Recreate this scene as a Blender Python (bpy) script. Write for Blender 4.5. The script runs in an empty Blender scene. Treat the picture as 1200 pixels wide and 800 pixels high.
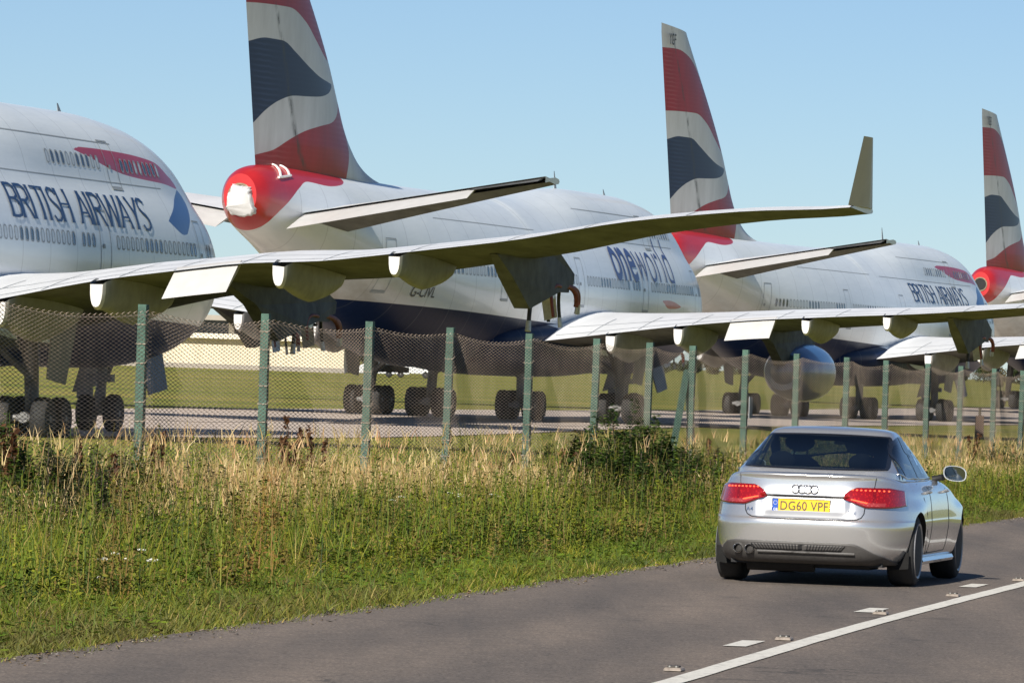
import bpy, bmesh, math, random
import numpy as np
from mathutils import Vector, Matrix
R = math.radians
C = bpy.context.scene.collection
scene = bpy.context.scene
rng = np.random.default_rng(7)
random.seed(7)

# ------------------------------------------------------------------ helpers
FPX, ROLL, HC, Y0 = 7200.0, R(2.0), 1.85, 436.0

def at(px, py, Y):
    """the world point that lies at distance Y behind photo pixel (px, py)"""
    dx, dy = px - 600, py - Y0
    c, s = math.cos(ROLL), math.sin(ROLL)
    return Vector(((c * dx + s * dy) / FPX * Y, Y, HC - (-s * dx + c * dy) / FPX * Y))

def pchip(xs, ys):
    xs = np.array(xs, float); ys = np.array(ys, float)
    h = np.diff(xs); d = np.diff(ys) / h
    m = np.zeros(len(xs)); m[0] = d[0]; m[-1] = d[-1]
    for i in range(1, len(xs) - 1):
        if d[i - 1] * d[i] > 0:
            w1 = 2 * h[i] + h[i - 1]; w2 = h[i] + 2 * h[i - 1]
            m[i] = (w1 + w2) / (w1 / d[i - 1] + w2 / d[i])
    def f(x):
        x = np.clip(np.asarray(x, float), xs[0], xs[-1])
        i = np.clip(np.searchsorted(xs, x) - 1, 0, len(h) - 1)
        t = (x - xs[i]) / h[i]
        return ((1 + 2 * t) * (1 - t) ** 2 * ys[i] + t * (1 - t) ** 2 * h[i] * m[i]
                + t * t * (3 - 2 * t) * ys[i + 1] + t * t * (t - 1) * h[i] * m[i + 1])
    return f

def smooth01(x):
    x = np.clip(x, 0, 1); return x * x * (3 - 2 * x)

def tag(o, label=None, cat=None, group=None, kind=None):
    if label: o['label'] = label
    if cat: o['category'] = cat
    if group: o['group'] = group
    if kind: o['kind'] = kind
    return o

def empty(name, loc=(0, 0, 0), rz=0.0):
    o = bpy.data.objects.new(name, None); C.objects.link(o)
    o.location = loc; o.rotation_euler = (0, 0, rz); o.empty_display_size = .3
    return o

def link(name, me, mats, parent=None):
    o = bpy.data.objects.new(name, me); C.objects.link(o)
    for m in (mats if isinstance(mats, (list, tuple)) else [mats]):
        me.materials.append(m)
    if parent: o.parent = parent
    return o

class MB:
    def __init__(s): s.v = []; s.f = []; s.m = []
    def add(s, v, f, m=0):
        b = len(s.v); s.v += [tuple(p) for p in v]
        s.f += [tuple(b + i for i in q) for q in f]
        s.m += ([m] * len(f) if isinstance(m, int) else list(m))
        return s
    def box(s, c, d, rot=None, m=0):
        x, y, z = (q / 2 for q in d)
        v = [Vector((i * x, j * y, k * z)) for k in (-1, 1) for j in (-1, 1) for i in (-1, 1)]
        if rot is not None: v = [rot @ p for p in v]
        c = Vector(c)
        return s.add([p + c for p in v], [(0, 2, 3, 1), (4, 5, 7, 6), (0, 1, 5, 4), (2, 6, 7, 3), (0, 4, 6, 2), (1, 3, 7, 5)], m)
    def tube(s, pts, r, n=8, m=0, caps=True):
        pts = [Vector(p) for p in pts]; k = len(pts)
        rs = r if isinstance(r, (list, tuple)) else [r] * k
        v = []; up = None
        for i, p in enumerate(pts):
            d = (pts[min(i + 1, k - 1)] - pts[max(i - 1, 0)]).normalized()
            if up is None:
                up = Vector((0, 0, 1)) if abs(d.z) < .9 else Vector((1, 0, 0))
            a = d.cross(up)
            if a.length < 1e-4: a = d.cross(Vector((0, 1, .1)))
            a.normalize(); b = a.cross(d).normalized(); up = b
            for j in range(n):
                t = 2 * math.pi * j / n
                v.append(p + (a * math.cos(t) + b * math.sin(t)) * rs[i])
        f = [(i * n + j, i * n + (j + 1) % n, (i + 1) * n + (j + 1) % n, (i + 1) * n + j) for i in range(k - 1) for j in range(n)]
        if caps: f += [tuple(range(n))[::-1], tuple(range((k - 1) * n, k * n))]
        return s.add(v, f, m)
    def lathe(s, prof, c, axis, n=24, m=0, closed=False):
        """prof: list of (along, radius)"""
        axis = Vector(axis).normalized(); c = Vector(c)
        a = axis.orthogonal().normalized(); b = axis.cross(a)
        v = []
        for (t, r) in prof:
            for j in range(n):
                th = 2 * math.pi * j / n
                v.append(c + axis * t + (a * math.cos(th) + b * math.sin(th)) * r)
        k = len(prof)
        f = [(i * n + j, i * n + (j + 1) % n, (i + 1) * n + (j + 1) % n, (i + 1) * n + j) for i in range(k - 1) for j in range(n)]
        ms = m if isinstance(m, int) else [m[i] for i in range(k - 1) for j in range(n)]
        s.add(v, f, ms)
        if not closed:
            b0 = len(s.v) - len(v)
            s.f += [tuple(b0 + j for j in range(n))[::-1], tuple(b0 + (k - 1) * n + j for j in range(n))]
            s.m += [m if isinstance(m, int) else m[0], m if isinstance(m, int) else m[-1]]
        return s
    def grid(s, P, closeu=False, m=0):
        """P: array rows x cols x 3"""
        P = np.asarray(P); r, c = P.shape[:2]
        cc = c if closeu else c - 1
        f = [(i * c + j, i * c + (j + 1) % c, (i + 1) * c + (j + 1) % c, (i + 1) * c + j) for i in range(r - 1) for j in range(cc)]
        return s.add(P.reshape(-1, 3), f, m)
    def prism(s, poly, d, m=0):
        """extrude a polygon of 3D points by vector d"""
        n = len(poly); d = Vector(d); a = [Vector(p) for p in poly]
        v = a + [p + d for p in a]
        f = [tuple(range(n))[::-1], tuple(range(n, 2 * n))] + [(i, (i + 1) % n, n + (i + 1) % n, n + i) for i in range(n)]
        return s.add(v, f, m)
    def mesh(s, name, smooth=None, recalc=True):
        me = bpy.data.meshes.new(name)
        me.from_pydata([tuple(map(float, p)) for p in s.v], [], s.f)
        me.polygons.foreach_set('material_index', s.m)
        if recalc:
            bm = bmesh.new(); bm.from_mesh(me)
            bmesh.ops.recalc_face_normals(bm, faces=bm.faces); bm.to_mesh(me); bm.free()
        me.update()
        if smooth is not None:
            me.polygons.foreach_set('use_smooth', [True] * len(me.polygons))
            if smooth < 180: me.set_sharp_from_angle(angle=R(smooth))
        return me
    def build(s, name, mats, parent=None, smooth=None, bevel=0, recalc=True):
        o = link(name, s.mesh(name, smooth, recalc), mats, parent)
        if bevel:
            b = o.modifiers.new('bevel', 'BEVEL'); b.width = bevel; b.segments = 2; b.limit_method = 'ANGLE'
        return o

def np_mesh(name, verts, faces_flat, loop_totals, col=None, smooth=False):
    me = bpy.data.meshes.new(name)
    me.vertices.add(len(verts)); me.vertices.foreach_set('co', np.asarray(verts, np.float32).ravel())
    me.loops.add(len(faces_flat)); me.loops.foreach_set('vertex_index', np.asarray(faces_flat, np.int32))
    lt = np.asarray(loop_totals, np.int32)
    me.polygons.add(len(lt))
    me.polygons.foreach_set('loop_start', np.concatenate([[0], np.cumsum(lt)[:-1]]).astype(np.int32))
    me.polygons.foreach_set('loop_total', lt)
    if col is not None:
        a = me.attributes.new('Col', 'FLOAT_COLOR', 'POINT')
        a.data.foreach_set('color', np.asarray(col, np.float32).ravel())
    me.update(calc_edges=True); me.validate()
    if smooth: me.polygons.foreach_set('use_smooth', [True] * len(me.polygons))
    return me

# ------------------------------------------------------------------ materials
def new_mat(name):
    m = bpy.data.materials.new(name); m.use_nodes = True
    nt = m.node_tree; b = nt.nodes['Principled BSDF']
    return m, nt, b

def N(nt, t, **kw):
    n = nt.nodes.new(t)
    for k, v in kw.items(): setattr(n, k, v)
    return n

def mixc(nt, fac, a, b):
    n = N(nt, 'ShaderNodeMix', data_type='RGBA')
    for i, val in ((0, fac), (6, a), (7, b)):
        if hasattr(val, 'links'): nt.links.new(val, n.inputs[i])
        elif isinstance(val, (int, float)): n.inputs[i].default_value = val
        else: n.inputs[i].default_value = (*val, 1)
    return n.outputs[2]

def math_(nt, op, a, b=None, clamp=False):
    n = N(nt, 'ShaderNodeMath', operation=op, use_clamp=clamp)
    for i, val in ((0, a), (1, b)):
        if val is None: continue
        if hasattr(val, 'links'): nt.links.new(val, n.inputs[i])
        else: n.inputs[i].default_value = val
    return n.outputs[0]

def noise(nt, scale=5, detail=4, rough=.5, vec=None, stretch=None, coord='Object'):
    tc = N(nt, 'ShaderNodeTexCoord'); src = tc.outputs[coord]
    if stretch:
        mp = N(nt, 'ShaderNodeMapping'); mp.inputs['Scale'].default_value = stretch
        nt.links.new(src, mp.inputs[0]); src = mp.outputs[0]
    n = N(nt, 'ShaderNodeTexNoise'); n.inputs['Scale'].default_value = scale
    n.inputs['Detail'].default_value = detail; n.inputs['Roughness'].default_value = rough
    nt.links.new(src, n.inputs['Vector'])
    return n.outputs['Fac']

def ramp(nt, fac, stops):
    n = N(nt, 'ShaderNodeValToRGB'); e = n.color_ramp.elements
    while len(e) < len(stops): e.new(.5)
    for el, (p, c) in zip(e, stops): el.position = p; el.color = (*c, 1) if len(c) == 3 else c
    nt.links.new(fac, n.inputs[0]); return n.outputs[0]

def attr(nt, name):
    n = N(nt, 'ShaderNodeAttribute', attribute_name=name); return n

def simple(name, col, rough=.5, metal=0., var=.15, scale=6., coat=0., spec=None, stretch=None, bump=0., bscale=None):
    m, nt, b = new_mat(name)
    n = noise(nt, scale, 5, .6, stretch=stretch)
    lo = tuple(c * (1 - var) for c in col); hi = tuple(min(1, c * (1 + var)) for c in col)
    nt.links.new(ramp(nt, n, [(.3, lo), (.7, hi)]), b.inputs['Base Color'])
    b.inputs['Roughness'].default_value = rough; b.inputs['Metallic'].default_value = metal
    b.inputs['Coat Weight'].default_value = coat; b.inputs['Coat Roughness'].default_value = .05
    if spec is not None: b.inputs['Specular IOR Level'].default_value = spec
    if bump:
        bp = N(nt, 'ShaderNodeBump'); bp.inputs['Strength'].default_value = bump; bp.inputs['Distance'].default_value = .02
        nt.links.new(noise(nt, bscale or scale * 8, 4, .6), bp.inputs['Height']); nt.links.new(bp.outputs[0], b.inputs['Normal'])
    return m

M = {}
M['black_rubber'] = simple('tyre rubber', (.022, .022, .022), .8, var=.25, scale=4)
M['gear_panel'] = simple('gear door grey', (.12, .125, .13), .5, 0, .2, 2)
M['gear_metal'] = simple('gear leg paint', (.16, .16, .16), .45, var=.3, scale=3)
M['steel'] = simple('bare steel', (.45, .44, .42), .35, .8, .25, 5)
M['alum'] = simple('bare aluminium', (.55, .56, .57), .32, .75, .15, 2)
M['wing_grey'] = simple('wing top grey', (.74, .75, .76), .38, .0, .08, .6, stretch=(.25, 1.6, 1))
M['wing_under_shade'] = simple('shaded underside grey', (.12, .124, .112), .75, .0, .3, 1.2, spec=.12, stretch=(.4, 1.2, 1))  # underside shade put into the colour, far darker than the top
M['fairing_shade_grey'] = simple('shaded fairing grey', (.24, .245, .235), .5, 0, .2, 2, spec=.3)  # darker than the tail plate, shaded flank put into the colour
M['panel_white'] = simple('control surface white', (.56, .55, .535), .4, 0, .06, 2)
M['pylon_shade_grey'] = simple('shaded pylon grey', (.10, .103, .10), .7, 0, .35, 1.6, spec=.2)  # darkened to hold the shade the wing casts on the pylons
M['winglet_grey'] = simple('winglet weathered', (.42, .39, .34), .45, 0, .1, .8)
M['hose_red'] = simple('hose red brown', (.25, .07, .05), .6, 0, .3, 8)
M['hose_dark'] = simple('hose dark', (.04, .038, .035), .6, 0, .3, 8)
M['tape_silver'] = simple('foil tape', (.62, .62, .60), .35, .3, .2, 8)
M['cloth_white'] = simple('white sheeting', (.60, .60, .60), .55, 0, .06, 3, bump=.4, bscale=5)
M['door_grey'] = simple('panel joint grey', (.30, .33, .35), .5, 0, .1, 4)
M['pane'] = simple('cabin window pane', (.05, .065, .08), .12, 0, .3, 3)
M['blind'] = simple('window blind pulled down', (.55, .60, .63), .3, 0, .06, 3)
M['ink_navy'] = simple('navy lettering', (.012, .045, .13), .4, 0, .06, 2)
M['ink_blue'] = simple('violet blue lettering', (.045, .075, .22), .4, 0, .06, 2)
M['ink_black'] = simple('black lettering', (.02, .025, .03), .5, 0, .1, 2)
M['cowl_blue'] = simple('engine cowl blue', (.03, .10, .24), .3, .1, .12, 1.5, coat=.4)
M['dark_void'] = simple('dark recess', (.012, .012, .013), .8, 0, .2, 3)
M['wire'] = simple('weathered fence wire', (.42, .335, .265), .55, .1, .3, 3)
M['fence_green'] = simple('green fence post paint', (.050, .104, .078), .7, 0, .35, 9, bump=.5, bscale=60)

# ------------------------------------------------------------------ world, sun, camera
SUN_AZ, SUN_EL = R(17), R(32)          # sun behind the camera, a little to its left
sun_dir = Vector((-math.sin(SUN_AZ) * math.cos(SUN_EL), -math.cos(SUN_AZ) * math.cos(SUN_EL), math.sin(SUN_EL)))
w = bpy.data.worlds.new('World'); scene.world = w; w.use_nodes = True
nt = w.node_tree; bg = nt.nodes['Background']
sky = nt.nodes.new('ShaderNodeTexSky'); sky.sky_type = 'NISHITA'; sky.sun_disc = False
sky.sun_elevation = SUN_EL; sky.sun_rotation = math.atan2(sun_dir.x, sun_dir.y)
sky.altitude = 2500; sky.air_density = .9; sky.dust_density = 1.0; sky.ozone_density = 4.2
nt.links.new(sky.outputs[0], bg.inputs[0]); bg.inputs[1].default_value = .057
sl = bpy.data.lights.new('sun', 'SUN'); sl.energy = 5.0; sl.angle = R(.5); sl.color = (1, .94, .84)
so = bpy.data.objects.new('sun', sl); C.objects.link(so)
so.rotation_euler = sun_dir.to_track_quat('Z', 'Y').to_euler()

cam_d = bpy.data.cameras.new('camera'); cam = bpy.data.objects.new('camera', cam_d); C.objects.link(cam)
cam_d.sensor_width = 36; cam_d.lens = FPX / 1200 * 36; cam_d.clip_end = 20000; cam_d.clip_start = .5
pitch = math.atan((Y0 - 400) / FPX)
cam.matrix_world = Matrix.Translation((0, 0, HC)) @ Matrix.Rotation(math.pi / 2 + pitch, 4, 'X') @ Matrix.Rotation(ROLL, 4, 'Z')
scene.camera = cam
scene.view_settings.view_transform = 'Standard'; scene.view_settings.look = 'None'
scene.view_settings.exposure = .55; scene.view_settings.gamma = 1
scene.cycles.max_bounces = 8; scene.cycles.transparent_max_bounces = 24

# ------------------------------------------------------------------ ground
gz_f = pchip([-200, 60, 122, 207, 258, 340, 450, 650, 950, 1500, 3000, 9000], [0, 0, -.17, -.56, -.2, -.05, .5, 1.4, 2.6, 4.0, 5, 5])
def gz(Y): return float(gz_f(Y))

def edge_line(y):            # left edge of the road, x as a function of y
    return -3.05 + .1968 * (y - 36.6)
ROADW = 7.25
RD = Vector((.1968, 1, 0)).normalized(); RN = Vector((RD.y, -RD.x, 0))

M['field'] = None
m, nt, b = new_mat('airfield turf')
n1 = noise(nt, .05, 5, .6, stretch=(.35, 1.3, 1)); n2 = noise(nt, 2.2, 6, .7)
base = ramp(nt, n1, [(.34, (.11, .145, .024)), (.5, (.215, .21, .042)), (.64, (.33, .26, .07))])
nt.links.new(mixc(nt, .35, base, ramp(nt, n2, [(.3, (.11, .14, .026)), (.7, (.33, .29, .07))])), b.inputs['Base Color'])
b.inputs['Roughness'].default_value = .95; b.inputs['Specular IOR Level'].default_value = .1
M['field'] = m
ys = np.concatenate([np.arange(-60, 130, 5), np.arange(130, 460, 10), np.arange(460, 1600, 60), np.arange(1600, 9001, 600)])
xs = np.concatenate([[-6000, -2500, -900, -300], np.arange(-120, 121, 20), [300, 900, 2500, 6000]])
MB().grid([[(x, y, gz(y)) for x in xs] for y in ys]).build('ground', M['field']).update_tag()
tag(bpy.data.objects['ground'], kind='structure')

# road
m, nt, b = new_mat('worn asphalt')
n1 = noise(nt, 34, 6, .85); n2 = noise(nt, .55, 5, .65, stretch=(1.6, .12, 1)); n3 = noise(nt, 5, 6, .75)
sp = ramp(nt, n1, [(.36, (.046, .038, .031)), (.5, (.138, .116, .098)), (.64, (.30, .255, .215))])
tone = ramp(nt, n2, [(.3, (.66, .67, .69)), (.7, (1.22, 1.17, 1.12))])
mx = N(nt, 'ShaderNodeMix', data_type='RGBA', blend_type='MULTIPLY'); mx.inputs[0].default_value = 1
nt.links.new(sp, mx.inputs[6]); nt.links.new(tone, mx.inputs[7])
mx2 = N(nt, 'ShaderNodeMix', data_type='RGBA', blend_type='MULTIPLY'); mx2.inputs[0].default_value = .6
nt.links.new(mx.outputs[2], mx2.inputs[6]); nt.links.new(ramp(nt, n3, [(.35, (.66, .66, .66)), (.65, (1.2, 1.19, 1.18))]), mx2.inputs[7])
tcr = N(nt, 'ShaderNodeTexCoord'); sx_ = N(nt, 'ShaderNodeSeparateXYZ'); nt.links.new(tcr.outputs['Object'], sx_.inputs[0])
dd = math_(nt, 'SUBTRACT', sx_.outputs[0], math_(nt, 'MULTIPLY', sx_.outputs[1], .1968))          # metres across the road
wob = math_(nt, 'MULTIPLY', noise(nt, .12, 3, .5), .7)
trk = math_(nt, 'COSINE', math_(nt, 'MULTIPLY', math_(nt, 'ADD', dd, math_(nt, 'ADD', wob, 9.6)), 3.6))
tk = ramp(nt, math_(nt, 'ADD', math_(nt, 'MULTIPLY', trk, .5), .5), [(.1, (.86, .86, .87)), (.9, (1.09, 1.07, 1.05))])
mx3 = N(nt, 'ShaderNodeMix', data_type='RGBA', blend_type='MULTIPLY'); mx3.inputs[0].default_value = 1
nt.links.new(mx2.outputs[2], mx3.inputs[6]); nt.links.new(tk, mx3.inputs[7])
vo = N(nt, 'ShaderNodeTexVoronoi', feature='DISTANCE_TO_EDGE'); vo.inputs['Scale'].default_value = .33
mpv = N(nt, 'ShaderNodeVectorMath', operation='ADD'); nn4 = N(nt, 'ShaderNodeTexNoise'); nn4.inputs['Scale'].default_value = 1.3; nt.links.new(tcr.outputs['Object'], nn4.inputs['Vector'])
nt.links.new(tcr.outputs['Object'], mpv.inputs[0]); nt.links.new(nn4.outputs['Color'], mpv.inputs[1]); nt.links.new(mpv.outputs[0], vo.inputs['Vector'])
crk = math_(nt, 'MULTIPLY', math_(nt, 'LESS_THAN', vo.outputs['Distance'], .006), ramp(nt, noise(nt, .35, 3, .6), [(.5, (0, 0, 0)), (.6, (.6, .6, .6))]))
nt.links.new(mixc(nt, crk, mx3.outputs[2], (.03, .027, .024)), b.inputs['Base Color']); b.inputs['Roughness'].default_value = .85
bp = N(nt, 'ShaderNodeBump'); bp.inputs['Strength'].default_value = .35; bp.inputs['Distance'].default_value = .006
nt.links.new(n1, bp.inputs['Height']); nt.links.new(bp.outputs[0], b.inputs['Normal'])
M['asphalt'] = m
yy = np.arange(-20, 241, 2.0)
rows = []
for y in yy:
    e = edge_line(y) + .03 * math.sin(y * 1.7) + .02 * math.sin(y * 4.1 + 1)
    rows.append([(e + (ROADW / RN.x) * t, y, gz(y) + .03) for t in (0, .25, .5, .75, 1)])
tag(MB().grid(rows).build('road', M['asphalt']), kind='structure')

# painted markings: solid line with a broken line on the near lane side
m, nt, b = new_mat('worn road paint')
nn = noise(nt, 14, 5, .75); n5 = noise(nt, 120, 3, .6)
nt.links.new(mixc(nt, math_(nt, 'MULTIPLY', ramp(nt, nn, [(.52, (0, 0, 0)), (.62, (.8, .8, .8))]), .6), (.66, .64, .58), (.20, .18, .165)), b.inputs['Base Color'])
b.inputs['Roughness'].default_value = .7
bp = N(nt, 'ShaderNodeBump'); bp.inputs['Strength'].default_value = .5; bp.inputs['Distance'].default_value = .004
nt.links.new(n5, bp.inputs['Height']); nt.links.new(bp.outputs[0], b.inputs['Normal'])
M['paint'] = m
def cl(y):                   # centre line (solid) x
    return float(pchip([-20, 37.2, 45.7, 58.7, 100, 240], [-9.0, 1.10, 2.60, 5.07, 13.1, 41.6])(y))
rows = [[(cl(y) - .08 + random.uniform(-.004, .004), y, gz(y) + .036), (cl(y) + .08 + random.uniform(-.004, .004), y, gz(y) + .036)] for y in np.arange(-20, 240, .5)]
mk = MB().grid(rows)
for px, py in ((875, 755), (1027, 716), (1145, 688)):
    pass
y = 42.0 - 7.1 * 8
while y < 230:
    x0, x1 = cl(y) - .43, cl(y) - .27
    d = cl(y + 1.0) - cl(y)
    mk.add([(x0, y, gz(y) + .036), (x1, y, gz(y) + .036), (x1 + d, y + 1.0, gz(y) + .036), (x0 + d, y + 1.0, gz(y) + .036)], [(0, 1, 2, 3)])
    y += 7.1
tag(mk.build('road_markings', M['paint']), kind='structure')

# taxiway under the airliners
m, nt, b = new_mat('old concrete')
nt.links.new(mixc(nt, .3, ramp(nt, noise(nt, .25, 5, .6), [(.3, (.43, .355, .30)), (.7, (.56, .47, .40))]),
                  ramp(nt, noise(nt, 3, 5, .7), [(.3, (.36, .30, .25)), (.7, (.58, .48, .42))])), b.inputs['Base Color'])
b.inputs['Roughness'].default_value = .9
M['concrete'] = m
TAX = Vector((.252, .968, 0)); TP = Vector((-11.8, 214.7, 0))
rows = []
for y in np.arange(60, 900, 6.0):
    xa = TP.x + (y - TP.y) * TAX.x / TAX.y
    rows.append([(xa + o, y, gz(y) + .03) for o in (-14, -7, 0, 4, 8.5)])
tag(MB().grid(rows).build('taxiway', M['concrete']), kind='structure')
# ------------------------------------------------------------------ airliners
# own frame: s = metres aft of the nose, l = metres to starboard, z = metres above the apron; L() turns them into local x, y, z
def L(s, l, z): return (33.0 - s, -l, z)
_zt = pchip([0, .4, 1, 2, 3, 4, 5, 6, 8, 10, 14, 22, 26, 30, 33, 36, 50, 58, 63, 66, 68, 69.3, 70],
            [5.0, 5.95, 6.55, 7.4, 8.05, 8.6, 9.0, 9.32, 9.72, 9.95, 10.12, 10.10, 9.92, 9.56, 9.35, 9.24, 9.20, 9.24, 9.3, 9.3, 9.25, 9.1, 8.85])
_zm = pchip([0, .4, 1, 2, 4, 6, 8, 12, 20, 30, 36, 50, 58, 63, 66, 68, 69.3, 70],
            [5.0, 5.9, 6.5, 7.3, 8.2, 8.6, 8.8, 8.98, 8.95, 9.02, 9.24, 9.20, 9.24, 9.3, 9.3, 9.25, 9.1, 8.85])
_zb = pchip([0, .4, 1, 2, 4, 6, 9, 12, 46, 50, 54, 58, 62, 66, 68.5, 69.5, 70],
            [4.85, 4.05, 3.6, 3.1, 2.5, 2.25, 2.07, 2.05, 2.05, 2.3, 3.05, 4.05, 5.1, 6.1, 6.65, 6.95, 7.25])
_w = pchip([0, .4, 1, 2, 4, 6, 8, 10, 44, 48, 52, 56, 60, 64, 67, 69.3, 70],
           [.06, .95, 1.4, 2.0, 2.68, 3.02, 3.18, 3.25, 3.25, 3.14, 2.88, 2.45, 1.98, 1.5, 1.18, .9, .62])
_zc = pchip([0, 6, 10, 46, 54, 60, 66, 70], [4.95, 5.2, 5.4, 5.4, 6.0, 6.9, 7.7, 8.05])
_hr = pchip([0, 2, 4, 6, 10, 24, 34, 40, 70], [.4, 1.3, 1.75, 2.1, 2.34, 2.34, 2.6, 2.8, .8])

def fus_ring(s, n=96, ts=None):
    t = np.linspace(0, 2 * np.pi, n, endpoint=False) if ts is None else ts
    dl, dz = np.sin(t), -np.cos(t)
    zc, wd = float(_zc(s)), float(_w(s))
    h = np.where(dz < 0, zc - float(_zb(s)), float(_zm(s)) - zc)
    re = 1 / np.sqrt((dl / wd) ** 2 + (dz / h) ** 2)
    hr = float(_hr(s)); o = float(_zt(s)) - hr - zc
    disc = hr * hr - o * o * (1 - dz * dz)
    rh = np.where((disc > 0) & (dz > 0), o * dz + np.sqrt(np.maximum(disc, 0)), 0)
    k = .32
    hh = np.clip(.5 + .5 * (rh - re) / k, 0, 1)
    r = np.where(s < 37, re * (1 - hh) + rh * hh + (k * hh * (1 - hh) if s > 3 else 0), re)
    return dl * r, zc + dz * r

_T = np.linspace(.02, np.pi - .02, 240)
def fus_l(s, z):
    """half width of the starboard side at station s and height z"""
    l, zz = fus_ring(s, ts=_T)
    zz = np.maximum.accumulate(zz)
    return float(np.interp(z, zz, l))
def fus_p(s, z, off=0.):
    l = fus_l(s, z); e = .06
    dls = (fus_l(s + e, z) - fus_l(s - e, z)) / (2 * e); dlz = (fus_l(s, z + e) - fus_l(s, z - e)) / (2 * e)
    n = Vector((-dls, 1, -dlz)).normalized()
    return L(s + n.x * off, l + n.y * off, z + n.z * off)

def sdf_poly(P, poly):
    """signed distance to a polygon, positive inside"""
    P = np.asarray(P, float); poly = np.asarray(poly, float); d = np.full(len(P), 1e9); ins = np.zeros(len(P), bool)
    for i in range(len(poly)):
        a, b2 = poly[i - 1], poly[i]; e = b2 - a; w_ = P - a
        t = np.clip((w_ @ e) / max(e @ e, 1e-9), 0, 1)[:, None]
        d = np.minimum(d, np.linalg.norm(w_ - e * t, axis=1))
        c = ((a[1] <= P[:, 1]) & (b2[1] > P[:, 1])) | ((b2[1] <= P[:, 1]) & (a[1] > P[:, 1]))
        xint = a[0] + (P[:, 1] - a[1]) / (e[1] if abs(e[1]) > 1e-9 else 1e-9) * e[0]
        ins ^= c & (P[:, 0] < xint)
    return np.where(ins, d, -d)

def smooth_poly(pts, n=6):
    """Catmull-Rom through a closed list of points"""
    p = [np.array(q, float) for q in pts]; out = []
    k = len(p)
    for i in range(k):
        a, b2, c, d = p[i - 1], p[i], p[(i + 1) % k], p[(i + 2) % k]
        for j in range(n):
            t = j / n
            out.append(.5 * (2 * b2 + (c - a) * t + (2 * a - 5 * b2 + 4 * c - d) * t * t + (3 * b2 - a - 3 * c + d) * t ** 3))
    return np.array(out)

def curve_chain(*chains):
    """polygon from several open chains, each smoothed on its own (sharp where chains meet)"""
    out = []
    for ch in chains:
        ch = np.array(ch, float)
        t = np.concatenate([[0], np.cumsum(np.linalg.norm(np.diff(ch, axis=0), axis=1))])
        if len(ch) < 3: out.append(ch); continue
        tt = np.linspace(0, t[-1], 28)
        fx, fy = pchip(t, ch[:, 0]), pchip(t, ch[:, 1])
        out.append(np.stack([fx(tt), fy(tt)], 1))
    return np.concatenate(out)

def set_attr(me, name, vals):
    a = me.attributes.new(name, 'FLOAT', 'POINT'); a.data.foreach_set('value', np.asarray(vals, np.float32))

def step_node(nt, name, soft=.02):
    a = attr(nt, name)
    return math_(nt, 'ADD', math_(nt, 'DIVIDE', a.outputs['Fac'], soft), .5, clamp=True)

# --- painted skin of the hull
m, nt, b = new_mat('airliner skin paint')
stain = noise(nt, .8, 6, .65, stretch=(.22, 1, 1)); fine = noise(nt, 5, 5, .7, stretch=(.15, 1, 1.2))
white = mixc(nt, .4, ramp(nt, stain, [(.3, (.62, .68, .71)), (.65, (.75, .81, .84))]), ramp(nt, fine, [(.3, (.64, .69, .72)), (.7, (.77, .815, .84))]))
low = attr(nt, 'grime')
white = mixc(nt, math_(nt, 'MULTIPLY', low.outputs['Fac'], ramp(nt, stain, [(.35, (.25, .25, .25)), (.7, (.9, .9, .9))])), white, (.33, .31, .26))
c1 = mixc(nt, step_node(nt, 'p_blue'), white, (.008, .017, .052))
c2 = mixc(nt, step_node(nt, 'p_grey'), c1, (.50, .52, .55))
c2b = mixc(nt, step_node(nt, 'p_royal'), c2, (.02, .07, .22))
pl_ = N(nt, 'ShaderNodeTexWave', wave_type='BANDS', bands_direction='X'); pl_.inputs['Scale'].default_value = .118; tcp = N(nt, 'ShaderNodeTexCoord'); nt.links.new(tcp.outputs['Object'], pl_.inputs['Vector'])
lines = math_(nt, 'MULTIPLY', math_(nt, 'POWER', pl_.outputs['Fac'], 900.0), .38)
c2b = mixc(nt, lines, c2b, (.16, .17, .18))
c3 = mixc(nt, step_node(nt, 'p_navy'), c2b, (.025, .085, .24))
redc = ramp(nt, stain, [(.3, (.36, .010, .014)), (.7, (.50, .022, .024))])
c4 = mixc(nt, step_node(nt, 'p_red'), c3, redc)
nt.links.new(c4, b.inputs['Base Color']); b.inputs['Roughness'].default_value = .36
inv = math_(nt, 'SUBTRACT', 1.0, step_node(nt, 'p_blue')); nt.links.new(math_(nt, 'MULTIPLY', inv, .25), b.inputs['Coat Weight']); b.inputs['Coat Roughness'].default_value = .1; nt.links.new(math_(nt, 'ADD', math_(nt, 'MULTIPLY', inv, .38), .04), b.inputs['Specular IOR Level'])
# faint skin panel waviness and joints
tc = N(nt, 'ShaderNodeTexCoord'); br = N(nt, 'ShaderNodeTexWave', wave_type='BANDS', bands_direction='X'); br.inputs['Scale'].default_value = .62
nt.links.new(tc.outputs['Object'], br.inputs['Vector'])
bp = N(nt, 'ShaderNodeBump'); bp.inputs['Strength'].default_value = .05; bp.inputs['Distance'].default_value = .05
nt.links.new(math_(nt, 'ADD', math_(nt, 'MULTIPLY', br.outputs['Fac'], .25), math_(nt, 'MULTIPLY', noise(nt, .9, 3, .5), 2.0)), bp.inputs['Height'])
nt.links.new(bp.outputs[0], b.inputs['Normal'])
M['skin'] = m

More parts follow.
